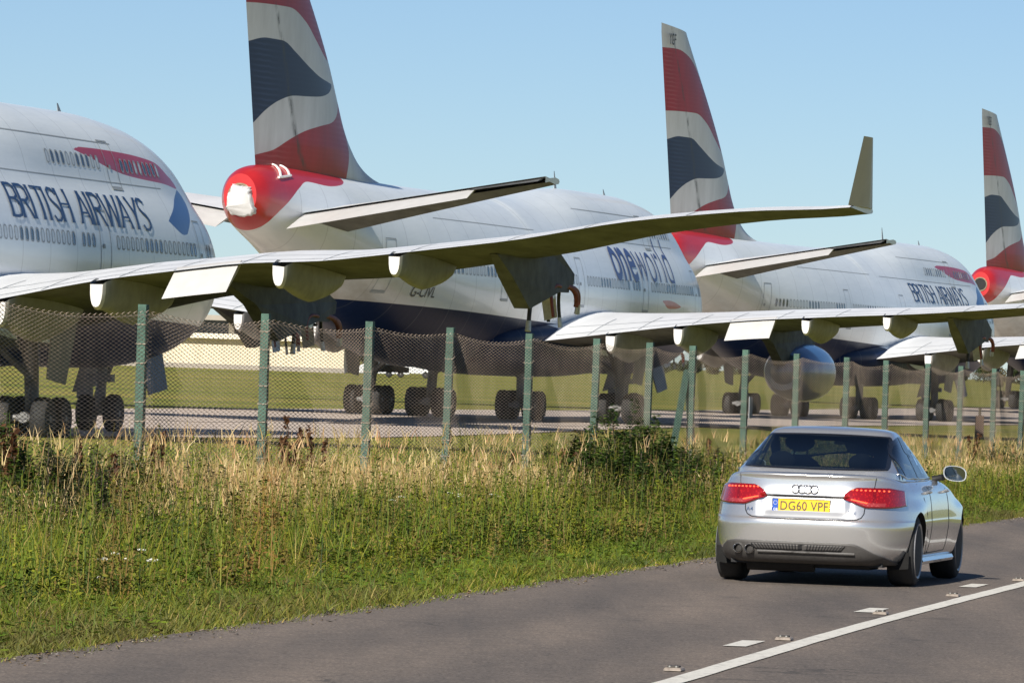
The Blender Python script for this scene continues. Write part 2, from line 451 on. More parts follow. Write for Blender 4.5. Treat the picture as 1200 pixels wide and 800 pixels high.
# --- painted fin: flag sweep with fine woven lines
m, nt, b = new_mat('fin paint')
tc = N(nt, 'ShaderNodeTexCoord')
wv = N(nt, 'ShaderNodeTexWave', wave_type='BANDS', bands_direction='Z'); wv.inputs['Scale'].default_value = 1.55
wv.inputs['Distortion'].default_value = 1.2; wv.inputs['Detail'].default_value = 1
nt.links.new(tc.outputs['Object'], wv.inputs['Vector'])
fade = attr(nt, 'weave').outputs['Fac']
line = math_(nt, 'MULTIPLY', math_(nt, 'POWER', wv.outputs['Fac'], 2.0), fade)
st = noise(nt, .9, 6, .65, stretch=(1, 1, .3))
wht = ramp(nt, st, [(.3, (.50, .50, .49)), (.7, (.64, .645, .64))])
red = mixc(nt, line, ramp(nt, st, [(.3, (.26, .006, .016)), (.7, (.36, .010, .022))]), (.50, .16, .17))
nav = mixc(nt, line, (.007, .018, .062), (.06, .10, .20))
c1 = mixc(nt, step_node(nt, 'p_red'), wht, red)
c2 = mixc(nt, step_node(nt, 'p_navy'), c1, nav)
hin = attr(nt, 'hinge').outputs['Fac']
c3 = mixc(nt, math_(nt, 'MULTIPLY', hin, ramp(nt, noise(nt, 2.2, 5, .7, stretch=(1, 1, .5)), [(.38, (0, 0, 0)), (.62, (1, 1, 1))])), c2, (.04, .035, .03))
nt.links.new(c3, b.inputs['Base Color']); b.inputs['Roughness'].default_value = .38
b.inputs['Specular IOR Level'].default_value = .18
M['fin'] = m

STS = np.concatenate([np.linspace(0, 1, 14), np.linspace(1, 12, 46)[1:], np.linspace(12, 52, 90)[1:], np.linspace(52, 70, 66)[1:]])
def hull_mesh(kind):
    mb = MB(); n = 112
    P = []; SL = []
    for s in STS:
        l, z = fus_ring(float(s), n)
        P.append([L(s, a, c) for a, c in zip(l, z)]); SL += [(s, a, c) for a, c in zip(l, z)]
    mb.grid(P, closeu=True)
    last = (len(STS) - 1) * n
    mb.f += [tuple(range(n))[::-1], tuple(range(last, last + n))]; mb.m += [0, 0]
    me = mb.mesh('hull', 40)
    SL = np.array(SL); S_, l_, z_ = SL.T
    uv = np.stack([S_, z_], 1)
    blue = (3.96 + .018 * (S_ - 27.6)) - z_
    if kind == 'flag':
        blue = np.minimum(blue, 1e3)
    set_attr(me, 'p_blue', np.clip(blue, -1, 1))
    tail = curve_chain([(58.6, 9.6), (58.9, 9.3), (59.6, 9.0), (60.8, 8.8), (62.6, 8.7), (64.8, 8.78), (66.2, 8.48), (67.5, 7.95), (68.5, 7.45), (69.2, 6.7)],
                       [(69.4, 6.0), (72, 6), (72, 10), (59, 10)])
    red = sdf_poly(uv, tail)
    grey = np.full(len(S_), -1.0); navy = np.full(len(S_), -1.0); royal = np.full(len(S_), -1.0)
    if kind == 'airways':
        ribbon = curve_chain([(19.0, 8.86), (16.8, 8.58), (15.2, 8.35), (13.5, 8.18), (11.2, 8.10), (9.2, 8.06), (7.4, 7.95)], [(7.4, 7.95), (7.0, 8.05)], [(7.0, 8.05), (7.7, 8.25), (8.3, 8.42), (9.1, 8.69), (10.5, 8.81), (12.8, 8.88), (15.5, 8.90), (19.0, 8.86)])
        red = np.maximum(red, sdf_poly(uv, ribbon))
        tailr = curve_chain([(10.75, 6.84), (9.6, 7.22), (8.4, 7.62), (7.3, 7.95)], [(7.3, 7.95), (6.7, 7.6), (7.4, 7.1), (8.8, 6.47)], [(8.8, 6.47), (9.3, 6.43), (10.75, 6.84)])
        navy = sdf_poly(uv, tailr)
    else:
        ribbon = curve_chain([(14.9, 5.42), (13.6, 5.46), (12.3, 5.40), (10.8, 5.2)], [(10.8, 5.2), (12.2, 5.1), (13.4, 5.08), (14.9, 5.42)])
        red = np.maximum(red, sdf_poly(uv, ribbon))
    set_attr(me, 'p_red', np.clip(red, -1, 1)); set_attr(me, 'p_grey', grey)
    set_attr(me, 'p_navy', np.clip(navy, -1, 1)); set_attr(me, 'p_royal', royal)
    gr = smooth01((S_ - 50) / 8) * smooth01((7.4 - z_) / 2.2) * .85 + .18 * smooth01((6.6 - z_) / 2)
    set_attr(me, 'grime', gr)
    return me

# --- wing
_le = pchip([0, 3.2, 12.3, 22, 32.2], [17.0, 20.0, 28.0, 36.9, 46.6])
_te = pchip([0, 3.2, 7, 12.3, 16, 22, 32.2], [36.9, 37.1, 37.5, 38.9, 40.9, 44.2, 49.7])
_tez = pchip([0, 3.2, 8, 12.3, 17, 22, 27, 32.2], [2.9, 3.3, 3.95, 4.5, 5.05, 5.6, 6.15, 6.65])
_inc = pchip([0, 12.3, 32.2], [.36, -.02, -.04])
_tc = pchip([0, 12, 32.2], [.122, .088, .075])
def foil(n=16):
    """closed loop (x from LE 0 to TE 1, thickness +-), upper TE->LE then lower LE->TE"""
    be = np.linspace(0, np.pi, n); x = .5 * (1 - np.cos(be))
    yt = 5 * (.2969 * np.sqrt(x) - .126 * x - .3516 * x ** 2 + .2843 * x ** 3 - .1036 * x ** 4)
    cam = .10 * x * (1 - x)
    up = [(a, y + c) for a, y, c in zip(x, yt * 1.0, cam / .12)][::-1]
    lo = [(a, -y * .95 + c) for a, y, c in zip(x, yt, cam / .12)][1:]
    return up + lo
def wing_pt(l, x, up):
    """point on the upper (up=1) or lower (up=-1) wing skin at chord fraction x"""
    le, te = float(_le(l)), float(_te(l)); ch = te - le; t = float(_tc(l))
    yt = 5 * (.2969 * math.sqrt(max(x, 0)) - .126 * x - .3516 * x ** 2 + .2843 * x ** 3 - .1036 * x ** 4)
    z = (yt if up > 0 else -.78 * yt) * t * ch + .055 * x * (1 - x) * ch * t / .12
    return le + ch * x, l, float(_tez(l)) + float(_inc(l)) * (1 - x) * (ch / 10) + z
def wing_mesh(sgn):
    mb = MB(); P = []; n = 18
    for l in np.concatenate([np.linspace(1.5, 12.3, 16), np.linspace(12.3, 32.2, 26)[1:]]):
        be = np.linspace(0, np.pi, n); xs_ = .5 * (1 - np.cos(be))
        row = [wing_pt(l, x, 1) for x in xs_[::-1]] + [wing_pt(l, x, -1) for x in xs_[1:]]
        P.append([L(s, sgn * a, z) for s, a, z in row])
    P = np.array(P); r, c = P.shape[:2]
    f = [(i * c + j, i * c + j + 1, (i + 1) * c + j + 1, (i + 1) * c + j) for i in range(r - 1) for j in range(c - 1)]
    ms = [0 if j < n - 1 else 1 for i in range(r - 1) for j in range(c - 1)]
    mb.add(P.reshape(-1, 3), f, ms)
    mb.f.append(tuple(range((r - 1) * c, r * c))); mb.m.append(0)
    return mb.mesh('wing', 50)
def slab(mb, pts_l, m_top=0, m_bot=0):
    """a lifting panel: list of (l, sLE, zLE, sTE, zTE, thick) with a blunt nose and sharp tail"""
    P = []
    for (l, sl_, zl, st_, zt_, th) in pts_l:
        row = []
        for x, y in ((1, 0), (.7, .45), (.3, .9), (.06, .6), (0, 0), (.06, -.6), (.3, -.9), (.7, -.45), (1, -.04)):
            row.append((sl_ + (st_ - sl_) * x, l, zl + (zt_ - zl) * x + y * th / 2))
        P.append(row)
    return P
def slab_build(mb, P, sgn, mt=0, mbm=0):
    Q = np.array([[L(s, sgn * l, z) for s, l, z in row] for row in P]); r, c = Q.shape[:2]
    f = [(i * c + j, i * c + j + 1, (i + 1) * c + j + 1, (i + 1) * c + j) for i in range(r - 1) for j in range(c - 1)]
    ms = [mt if j < 4 else mbm for i in range(r - 1) for j in range(c - 1)]
    mb.add(Q.reshape(-1, 3), f, ms)
    b0 = len(mb.v) - r * c
    mb.f += [tuple(b0 + j for j in range(c))[::-1], tuple(b0 + (r - 1) * c + j for j in range(c))]; mb.m += [mt, mt]

def pylon_mb(l, sgn):
    le = float(_le(l)); mb = MB(); s0, _, zu = wing_pt(l, .5, -1); ch = float(_te(l)) - le
    zl = wing_pt(l, .0, -1)[2]
    k = 1.0 if l > 15 else 1.18
    prof = [(le + .62 * ch, wing_pt(l, .62, -1)[2] - .02, .10), (le + 3.4 * k, zl - .66 * k, .20), (le + 1.3 * k, zl - 1.5 * k, .22), (le - 1.0 * k, zl - 1.08 * k, .34), (le - 3.6 * k, zl - .74 * k, .28),
            (le - 3.7 * k, zl - .45 * k, .28), (le - 1.5, zl + .12, .34), (le + .4, wing_pt(l, .03, 1)[2] + .05, .3), (le + .5 * ch, wing_pt(l, .5, -1)[2] + .1, .18)]
    v = [L(s, sgn * l - h, z) for s, z, h in prof] + [L(s, sgn * l + h, z) for s, z, h in prof]; n = len(prof)
    mb.add(v, [tuple(range(n)), tuple(range(n, 2 * n))[::-1]] + [(i, (i + 1) % n, n + (i + 1) % n, n + i) for i in range(n)])
    return mb, (le - 2.0 * k, zl - .93 * k, k)
def fairing_mb(l, sgn, s0, s1, depth, wdt):
    """canoe shaped flap track fairing with a blunt square cut tail"""
    mb = MB(); P = []
    for i, t in enumerate(np.linspace(0, 1, 12)):
        s = s0 + (s1 - s0) * t
        fr = min(1, (t / .55)) ** .55 if t < .55 else 1 - .34 * ((t - .55) / .45) ** 1.6
        te = float(_te(l)); ztop = wing_pt(l, min(.985, (s - float(_le(l))) / (te - float(_le(l)))), -1)[2] + .05
        if s > te: ztop = float(_tez(l)) - .02 - .10 * (s - te)
        dd = depth * fr + .05; ww = wdt * (.25 + .75 * fr) * (1 if t < .55 else 1 - .25 * ((t - .55) / .45) ** 1.5)
        row = []
        for a in np.linspace(0, np.pi, 11):
            ca, sa = math.cos(a), math.sin(a)
            row.append(L(s, sgn * l + ww / 2 * math.copysign(abs(ca) ** .8, ca), ztop - dd * abs(sa) ** .75))
        P.append(row)
    mb.grid(P); n = 11
    last = len(mb.v) - n
    s = s1 + .16; te = float(_te(l))
    b0 = len(mb.v)   # softly rounded tail plate, painted whiter for the sun on it
    end = [Vector(mb.v[last + j]) for j in range(n)]; cen = sum(end, Vector()) / n
    mb.add([cen + (p - cen) * .8 + Vector((-.18, 0, .02)) for p in end], [])
    mb.f += [(last + j, last + j + 1, b0 + j + 1, b0 + j) for j in range(n - 1)] + [tuple(range(b0, b0 + n))]
    mb.m += [1] * n
    return mb

def wheel_mb(c, r=.62, w_=.46):
    mb = MB()
    mb.lathe([(-w_ / 2, r * .45), (-w_ / 2, r * .86), (-w_ * .36, r * .97), (-w_ * .15, r), (w_ * .15, r), (w_ * .36, r * .97), (w_ / 2, r * .86), (w_ / 2, r * .45)], c, (0, 1, 0), 28, 0)
    mb.lathe([(-w_ / 2 - .01, r * .12), (-w_ * .34, r * .44), (w_ * .34, r * .44), (w_ / 2 + .01, r * .12)], c, (0, 1, 0), 18, 1)
    return mb

def letters(text, height, wscale=1., bold=0., shear=0., step=.12, space=1.):
    """flat text as (verts2d, faces), cut into horizontal slices so that it can follow a curved skin"""
    cu = bpy.data.curves.new('t', 'FONT'); cu.body = text; cu.size = 1; cu.offset = bold; cu.shear = shear; cu.space_character = space; cu.resolution_u = 6
    ob = bpy.data.objects.new('t', cu); C.objects.link(ob)
    me = ob.to_mesh(); bm = bmesh.new(); bm.from_mesh(me); ob.to_mesh_clear()
    bpy.data.objects.remove(ob); bpy.data.curves.remove(cu)
    zs = [v.co.y for v in bm.verts]; x0 = min(v.co.x for v in bm.verts); h = .7
    for v in bm.verts: v.co = Vector(((v.co.x - x0) / h * height * wscale, v.co.y / h * height, 0))
    lo, hi = min(v.co.y for v in bm.verts), max(v.co.y for v in bm.verts)
    y = lo + step
    while y < hi:
        bmesh.ops.bisect_plane(bm, geom=bm.verts[:] + bm.edges[:] + bm.faces[:], plane_co=(0, y, 0), plane_no=(0, 1, 0)); y += step
    bmesh.ops.triangulate(bm, faces=bm.faces)
    bm.verts.index_update()
    v = [(a.co.x, a.co.y) for a in bm.verts]; f = [tuple(q.index for q in p.verts) for p in bm.faces]
    bm.free(); return v, f

def strokes(word, height, adv=.60):
    """narrow hand drawn capitals with flared stroke ends, for the titles"""
    G = {'B': (.58, [[(0, 0), (0, 1)], [(0, .97), (.30, .97), (.44, .90), (.44, .64), (.30, .55), (0, .55)], [(.28, .55), (.46, .45), (.50, .25), (.44, .08), (.28, .03), (0, .03)]], [(0, 0), (0, 1)]),
         'R': (.60, [[(0, 0), (0, 1)], [(0, .97), (.30, .97), (.45, .88), (.45, .62), (.30, .52), (0, .52)], [(.22, .52), (.52, 0)]], [(0, 0), (0, 1), (.53, 0)]),
         'I': (.22, [[(0, 0), (0, 1)]], [(0, 0), (0, 1)]),
         'T': (.60, [[(.27, 0), (.27, 1)], [(-.02, .97), (.56, .97)]], [(.27, 0)]),
         'S': (.52, [[(.43, .86), (.34, .96), (.18, .98), (.04, .88), (.03, .70), (.14, .58), (.32, .46), (.43, .32), (.42, .13), (.28, .02), (.12, .03), (0, .16)]], []),
         'H': (.64, [[(0, 0), (0, 1)], [(.48, 0), (.48, 1)], [(0, .54), (.48, .54)]], [(0, 0), (0, 1), (.48, 0), (.48, 1)]),
         'A': (.64, [[(-.02, 0), (.26, 1)], [(.26, 1), (.56, 0)], [(.08, .34), (.46, .34)]], [(-.02, 0), (.56, 0)]),
         'W': (.88, [[(-.02, 1), (.20, 0)], [(.20, 0), (.40, .98)], [(.40, .98), (.62, 0)], [(.62, 0), (.82, 1)]], [(-.02, 1), (.82, 1)]),
         'Y': (.60, [[(.0, 1), (.26, .48)], [(.54, 1), (.26, .48)], [(.26, .50), (.26, 0)]], [(0, 1), (.54, 1), (.26, 0)]), ' ': (.36, [], [])}
    V = []; F = []; x = 0
    for ch in word:
        wd, ss, ends = G[ch]
        for st in ss:
            vert = abs(st[0][0] - st[-1][0]) < .06 and len(st) == 2
            dg = len(st) == 2 and not vert and abs(st[0][1] - st[1][1]) > .3
            thin = len(st) == 2 and abs(st[0][1] - st[1][1]) < .05
            hw = .060 if vert else (.056 if dg else (.038 if thin else .052))
            if dg and st[1][0] < st[0][0]: hw = .055
            pts = []
            for a, b2 in zip(st[:-1], st[1:]):
                k = max(2, int(math.dist(a, b2) / .11)); pts += [np.array(a) + (np.array(b2) - np.array(a)) * i / k for i in range(k)]
            pts.append(np.array(st[-1]))
            b0 = len(V)
            for i, p in enumerate(pts):
                d = pts[min(i + 1, len(pts) - 1)] - pts[max(i - 1, 0)]; d = d / np.linalg.norm(d); n = np.array((-d[1], d[0]))
                if dg or vert: n = np.array((1., 0.)) * (1 if n[0] > 0 else -1)
                q = 1.0
                e = min(math.dist(p, pts[0]), math.dist(p, pts[-1]))
                if (vert or dg) and e < .1: q = 1.0 + .45 * (1 - e / .1)
                for sg in (-1, 1): V.append(((x + p[0]) * height * adv / .6 + sg * n[0] * hw * q * height, p[1] * height + sg * n[1] * hw * q * height * .8))
            F += [(b0 + 2 * i, b0 + 2 * i + 1, b0 + 2 * i + 3, b0 + 2 * i + 2) for i in range(len(pts) - 1)]
        x += wd
    return V, F, x * height * adv / .6

def on_hull(vf, s_start, z0, off=.026, mesh_name='lettering', stretch=1.):
    """lay flat lettering on the starboard hull; it reads from tail to nose"""
    v, f = vf[0], vf[1]; mb = MB()
    P = [fus_p(s_start - u * stretch, z0 + q, off + .0006 * (i % 3)) for i, (u, q) in enumerate(v)]
    mb.add(P, f); return mb.mesh(mesh_name)

def rrect(cs, cz, a, b2, r, n=4):
    out = []
    for (sx, sz, t0) in ((1, 1, 0), (-1, 1, 90), (-1, -1, 180), (1, -1, 270)):
        for i in range(n + 1):
            t = R(t0 + 90 * i / n); out.append((cs + sx * (a - r) + r * math.cos(t), cz + sz * (b2 - r) + r * math.sin(t)))
    return out

def window_mesh(s, z, shut):
    mb = MB()
    o = rrect(s, z, .155, .22, .12); i = rrect(s, z, .115, .175, .09); n = len(o)
    mb.add([fus_p(a, c, .012) for a, c in o] + [fus_p(a, c, .012) for a, c in i], [(k, (k + 1) % n, n + (k + 1) % n, n + k) for k in range(n)], 0)
    mb.add([fus_p(a, c, .006) for a, c in i], [tuple(range(n))], 2 if shut else 1)
    return mb.mesh('window')
def door_mesh(s, z0, z1, wd):
    """door leaf standing a little proud, with its dark joint round it"""
    mb = MB(); q = []
    for (a, e) in ((wd / 2, 0), (wd / 2 - .045, .045)):
        ring = []
        for (sx, up) in ((1, 0), (1, 1), (-1, 1), (-1, 0)):
            pass
        zs = np.linspace(z0 + e, z1 - e, 9)
        ring = [(s + a, z) for z in zs] + [(s - a, z) for z in zs[::-1]]
        q.append(ring)
    n = len(q[0])
    mb.add([fus_p(a, c, .012) for a, c in q[0]] + [fus_p(a, c, .012) for a, c in q[1]], [(k, (k + 1) % n, n + (k + 1) % n, n + k) for k in range(n)], 0)
    k9 = 9
    L_ = q[1][:k9]; R_ = q[1][k9:][::-1]
    mb.add([fus_p(a, c, .02) for a, c in rrect(s + wd * .2, (z0 + z1) / 2 - .1, .11, .07, .05)], [tuple(range(20))], 0)
    mb.add([fus_p(a, c, .02) for a, c in rrect(s, z0 - .03, wd * .5, .04, .03)], [tuple(range(20))], 0)
    return mb.mesh('door')

M['plate_white_'] = simple('white stencil paint', (.7, .7, .7), .5, 0, .05, 4)
M['burnt'] = simple('heat stained steel', (.22, .17, .11), .5, .5, .3, 4)
M['door_leaf'] = simple('door paint', (.62, .64, .66), .36, 0, .06, 1)

FIN_RED1 = curve_chain([(71.6, 18.15), (69, 18.2), (67.2, 17.95), (65.6, 17.4), (64.2, 16.6), (62.6, 15.75), (60.6, 14.5), (59.2, 13.6)], [(59.2, 13.6), (59.4, 13.45)],
                       [(59.4, 13.45), (60.6, 13.5), (62.2, 14.05), (63.8, 14.75), (65.8, 15.18), (68.2, 15.15), (71.6, 15.0)])
FIN_NAVY = curve_chain([(71.5, 13.4), (69.6, 13.7), (68.0, 13.92), (66.4, 13.92), (64.9, 13.55), (63.4, 13.12), (61.8, 12.78), (60.0, 12.62)],
                       [(60.0, 12.62), (60.6, 12.3), (61.9, 12.08), (63.5, 12.0), (65.0, 11.95), (66.4, 11.7), (67.6, 11.3), (68.8, 10.7), (70.4, 10.0)])
FIN_RED2 = curve_chain([(69.5, 9.4), (68.2, 9.62), (66.7, 9.85), (65.2, 10.3), (63.6, 10.7), (61.8, 10.98), (60.2, 11.2), (59.3, 11.6), (58.75, 12.2)],
                       [(58.75, 12.2), (58.15, 11.7), (57.75, 11.1), (57.75, 10.4), (58.2, 9.3)], [(58.2, 9.0), (69.5, 9.0)])
_fle = pchip([9.0, 9.25, 9.6, 10.1, 11.0, 12.0, 13.4, 19.2], [49.5, 52.5, 54.4, 55.8, 57.2, 58.2, 59.55, 67.1])
_fte = pchip([9.0, 9.5, 19.2], [68.15, 68.3, 71.45])
def fin_mesh():
    mb = MB(); P = []; SZ = []; n = 44; zz = np.concatenate([np.linspace(9.0, 10, 12), np.linspace(10, 19.1, 84)[1:]])
    for z in zz:
        le, te = float(_fle(z)), float(_fte(z)); ch = te - le
        if z > 19.0: pass
        x = .5 * (1 - np.cos(np.linspace(0, np.pi, n)))
        x = .5 * x + .5 * np.linspace(0, 1, n)
        th = .105 * min(ch, 12.5)
        yt = 5 * th * (.2969 * np.sqrt(x) - .126 * x - .3516 * x ** 2 + .2843 * x ** 3 - .1036 * x ** 4)
        row = [(le + ch * a, y) for a, y in zip(x[::-1], yt[::-1])] + [(le + ch * a, -y) for a, y in zip(x[1:], yt[1:])]
        zt = [z + (.25 * (a - 67.1) / 4.3 if z > 18.9 else 0) for a, _ in row]
        P.append([L(a, y, c) for (a, y), c in zip(row, zt)]); SZ += [(a, c) for (a, y), c in zip(row, zt)]
    mb.grid(P); c = len(P[0]); last = (len(P) - 1) * c
    mb.f.append(tuple(range(last, last + c))); mb.m.append(0)
    me = mb.mesh('tail_fin', 60)
    SZ = np.array(SZ)
    set_attr(me, 'p_red', np.clip(np.maximum(sdf_poly(SZ, FIN_RED1), sdf_poly(SZ, FIN_RED2)), -1, 1))
    set_attr(me, 'p_navy', np.clip(sdf_poly(SZ, FIN_NAVY), -1, 1))
    le = _fle(SZ[:, 1]); te = _fte(SZ[:, 1]); xx = (SZ[:, 0] - le) / (te - le)
    set_attr(me, 'weave', np.clip(.95 * np.exp(-((xx - .88) / .10) ** 2) + .9 * np.exp(-((xx - .10) / .10) ** 2) + .12, 0, 1) * .26)
    set_attr(me, 'hinge', np.exp(-((xx - .66) / .008) ** 2))
    return me

def bogie(root, s, l, tilt=0., name='main_gear', fwd_brace=True):
    g = MB(); up = 3.1
    g.tube([L(s, l, .62), L(s - .1, l * .98, 2.2), L(s - .2, l * .96, up + .6)], [.20, .22, .26], 12)
    g.tube([L(s - .85, l, .64), L(s + .85, l, .64)], .16, 10)
    for ds in (-.74, .74): g.tube([L(s + ds, l - .62, .62), L(s + ds, l + .62, .62)], .10, 8)
    g.tube([L(s, l, 1.5), L(s - 1.7, l * .8, up + .2)], .10, 8)
    g.tube([L(s, l, 1.7), L(s + .15, l - math.copysign(1.6, l), up)], .09, 8)
    g.tube([L(s + .25, l, .85), L(s + .55, l, 1.3), L(s + .2, l, 1.75)], .06, 6)
    gear = g.build(name, [M['gear_metal']], root, 40)
    for ds in (-.74, .74):
        for dl in (-.56, .56):
            wheel_mb(L(s + ds, l + dl, .62)).build('wheel', [M['black_rubber'], M['gear_metal']], gear, 40)
    return gear

def hoses(root, pyl, s, l, z, k):
    g = MB(); rr_ = random.Random(int(l * 100))
    for i, (ds, dl, out, drop, rad, mt) in enumerate(((.7, .1, 2.2, 1.05, .06, 1), (-.5, .25, -1.7, .62, .075, 0), (-.8, .1, -2.2, .5, .06, 0), (-.2, -.2, -.9, .8, .05, 1), (-1.0, -.1, -1.2, .8, .05, 1), (.3, .3, 1.3, .7, .045, 0))):
        out *= rr_.uniform(.7, 1.3); drop *= rr_.uniform(.8, 1.25)
        p0 = Vector(L(s + ds, l + dl, z + .1)); pts = []
        for t in np.linspace(0, 1, 12):
            pts.append(p0 + Vector((-out * math.sin(t * 1.5), -.25 * dl * t + .06 * math.sin(t * 5 + i), .10 * math.sin(t * 3.1) - drop * t * t)))
        g.tube(pts, rad, 10, mt); d = (pts[-1] - pts[-2]).normalized()
        if i % 2 == 0: g.tube([pts[-1] - d * .06, pts[-1] + d * .22], [rad * 1.15, rad * 1.4], 10, 2)
    g.box(L(s - .2, l, z + .02), (2.0 * k, .5, .12), None, 1)
    g.box(L(s + .5, l, z - .12), (.5, .4, .25), None, 2)
    g.add([L(s + .1, l - .25, z - .1), L(s + .25, l + .2, z - .1), L(s + .55, l + .35, z - .75), L(s + .2, l - .1, z - .85)], [(0, 1, 2, 3)], 2)
    return g.build('severed_pipes', [M['hose_red'], M['hose_dark'], M['tape_silver']], pyl, 40)

WIN_MAIN = []
def build_airliner():
    root = empty('airliner')
    hull = link('fuselage', hull_mesh('airways'), [M['skin']], root)
    # wing to body fairing
    fb = MB(); P = []
    for s in np.linspace(18.5, 43, 26):
        t = (s - 18.5) / 24.5; e = max(0., math.sin(math.pi * min(max(t, .0), 1.)) ) ** .45
        row = []
        for a in np.linspace(0, 2 * np.pi, 40, endpoint=False):
            ca, sa = math.cos(a), math.sin(a)
            row.append(L(s, math.copysign(abs(ca) ** .62, ca) * (2.2 + 1.35 * e), 3.1 + math.copysign(abs(sa) ** .62, sa) * (.35 + .95 * e)))
        P.append(row)
    fb.grid(P, closeu=True)
    me = fb.mesh('f', 50); ZZ = np.array([v.co for v in me.vertices])
    ss = 33 - ZZ[:, 0]
    set_attr(me, 'p_blue', np.clip(3.96 + .018 * (ss - 27.6) - ZZ[:, 2] - 1.1 * smooth01((36.5 - ss) / 9), -1, 1))
    for nme in ('p_red', 'p_navy', 'p_royal', 'p_grey'): set_attr(me, nme, np.full(len(ZZ), -1.))
    set_attr(me, 'grime', np.full(len(ZZ), .1))
    link('wing_fairing', me, [M['skin']], root)
    # windows and doors of the side in view
    doors = [7.0, 18.1, 30.2, 43.4, 57.4]
    s = 5.6
    k = 0
    while s < 57:
        if min(abs(s - d) for d in doors) > .85 and not (20.4 < s < 21.3) and (s > 8 or s > 5):
            k += 1
            link('window', window_mesh(s, 5.98, (k * 7919) % 10 < 6), [M['door_grey'], M['pane'], M['blind']], hull)
        s += .508 if s > 43 or s < 30 else .56
    s = 9.6; k = 0
    while s < 21.7:
        if abs(s - 14.8) > .9:
            k += 1; link('window', window_mesh(s, 8.46, (k % 5) < 2), [M['door_grey'], M['pane'], M['blind']], hull)
        s += .508
    for d in doors: link('door', door_mesh(d, 4.9, 6.95, 1.1), [M['door_grey'], M['door_leaf']], hull)
    link('door', door_mesh(14.8, 7.72, 9.2, 1.1), [M['door_grey'], M['door_leaf']], hull)
    a = MB()          # blade aerials on the crown
    for s, h in ((22.5, .75), (13.2, .28)):
        z = float(_zt(s)); a.add([L(s - .2, 0, z - .05), L(s + .25, 0, z - .05), L(s + .32, 0, z + h), L(s + .2, 0, z + h), L(s - .2, .03, z - .05), L(s + .25, .03, z - .05)], [(0, 1, 2, 3), (4, 5, 2, 3), (0, 3, 4), (1, 5, 2)])
    a.build('aerial', [M['door_grey']], root)
    cw = MB()         # cockpit windows
    for i in range(3):
        for sg in (-1, 1):
            q = []
            for (s, z) in ((3.15 + i * .55, 8.0 + i * .12), (3.6 + i * .55, 8.05 + i * .12), (3.75 + i * .5, 8.55 + i * .08), (3.35 + i * .5, 8.42 + i * .1)):
                x, y, z2 = fus_p(s, z, .012); q.append((x, y * sg, z2))
            cw.add(q, [(0, 1, 2, 3)])
    cw.build('cockpit_window', [M['pane']], hull)
    # horizontal seam along the side
    sm = MB()
    for zc, s0, s1 in ((7.86, 9.8, 34), (9.1, 14, 27), (7.9, 36, 52)):
        ss = np.arange(s0, s1, .7)
        sm.add([p for s in ss for p in (fus_p(s, zc, .005), fus_p(s, zc + .035, .005))], [(2 * i, 2 * i + 1, 2 * i + 3, 2 * i + 2) for i in range(len(ss) - 1)])
    sm.build('skin_joint', [M['door_grey']], hull)
    # fin
    link('tail_fin', fin_mesh(), [M['fin']], root)
    # stabilisers with drooped elevators
    for sg in (1, -1):
        mb = MB()
        hs = lambda l: (l - 1.0) / 10.08
        le = lambda l: 59.2 + 7.3 * hs(l); te = lambda l: 68.5 + .9 * hs(l); zt = lambda l: 7.3 + 1.55 * hs(l); ch = lambda l: te(l) - le(l)
        P = slab(mb, [(l, le(l), zt(l) + .12, te(l) - .26 * ch(l), zt(l) + .14, .13 * ch(l) * (1 - .25 * hs(l))) for l in (.5, 4, 8, 10.6, 11.08)])
        for row in P:
            row[0] = (row[0][0], row[0][1], row[0][2] + .10); row[-1] = (row[-1][0], row[-1][1], row[-1][2] - .12)
        slab_build(mb, P, sg, 0, 1)
        st = mb.build('tailplane', [M['wing_grey'], M['wing_under_shade']], root, 50)
        for (l0, l1, dz, mt) in ((1.35, 8.3, -.30, 0), (8.36, 10.98, .05, 2)):
            e = MB()
            P = slab(e, [(l, te(l) - .275 * ch(l), zt(l) + .165, te(l), zt(l) + dz * (ch(l) / 6) + .02, .10 * (1 - .4 * hs(l))) for l in (l0, (l0 + l1) / 2, l1)])
            slab_build(e, P, sg, mt, 1)
            e.build('elevator', [M['panel_white'], M['wing_under_shade'], M['pylon_shade_grey']], st, 50)
    # wings
    for sg in (1, -1):
        wing = link('wing', wing_mesh(sg), [M['wing_grey'], M['wing_under_shade']], root)
        a = MB(); te, tz = _te, _tez
        P = slab(a, [(l, float(te(l)) - .5, float(tz(l)) + .10, float(te(l)) + 1.0, float(tz(l)) - .78, .20) for l in (11.55, 12.6, 13.6)])
        slab_build(a, P, sg, 0, 1); a.build('aileron', [M['panel_white'], M['pylon_shade_grey']], wing, 50)
        for (l, s0, s1, d, wd) in ((6.4, 30.5, 37.8, 1.1, .85), (9.4, 31.3, 38.5, 1.1, .8), (15.2, 34.4, 40.9, .92, .72), (18.9, 36.6, 42.9, .82, .66)):
            fairing_mb(l, sg, s0, s1, d, wd).build('flap_fairing', [M['fairing_shade_grey'], M['panel_white']], wing, 50)
        for l in (11.7, 21.0):
            pm, (hs_, hz, k) = pylon_mb(l, sg)
            py = pm.build('engine_pylon', [M['pylon_shade_grey']], wing)
            hoses(root, wing, hs_, sg * l, hz, k)
        fs = MB()                  # joints of flaps and spoilers on the upper skin
        for xc in (.80, .93):
            ls = np.linspace(3.6, 31, 60); q = []
            for l in ls:
                for dx in (0, .006):
                    s_, l_, z_ = wing_pt(l, xc + dx, 1); q.append(L(s_, sg * l_, z_ + .008))
            fs.add(q, [(2 * i, 2 * i + 1, 2 * i + 3, 2 * i + 2) for i in range(len(ls) - 1)])
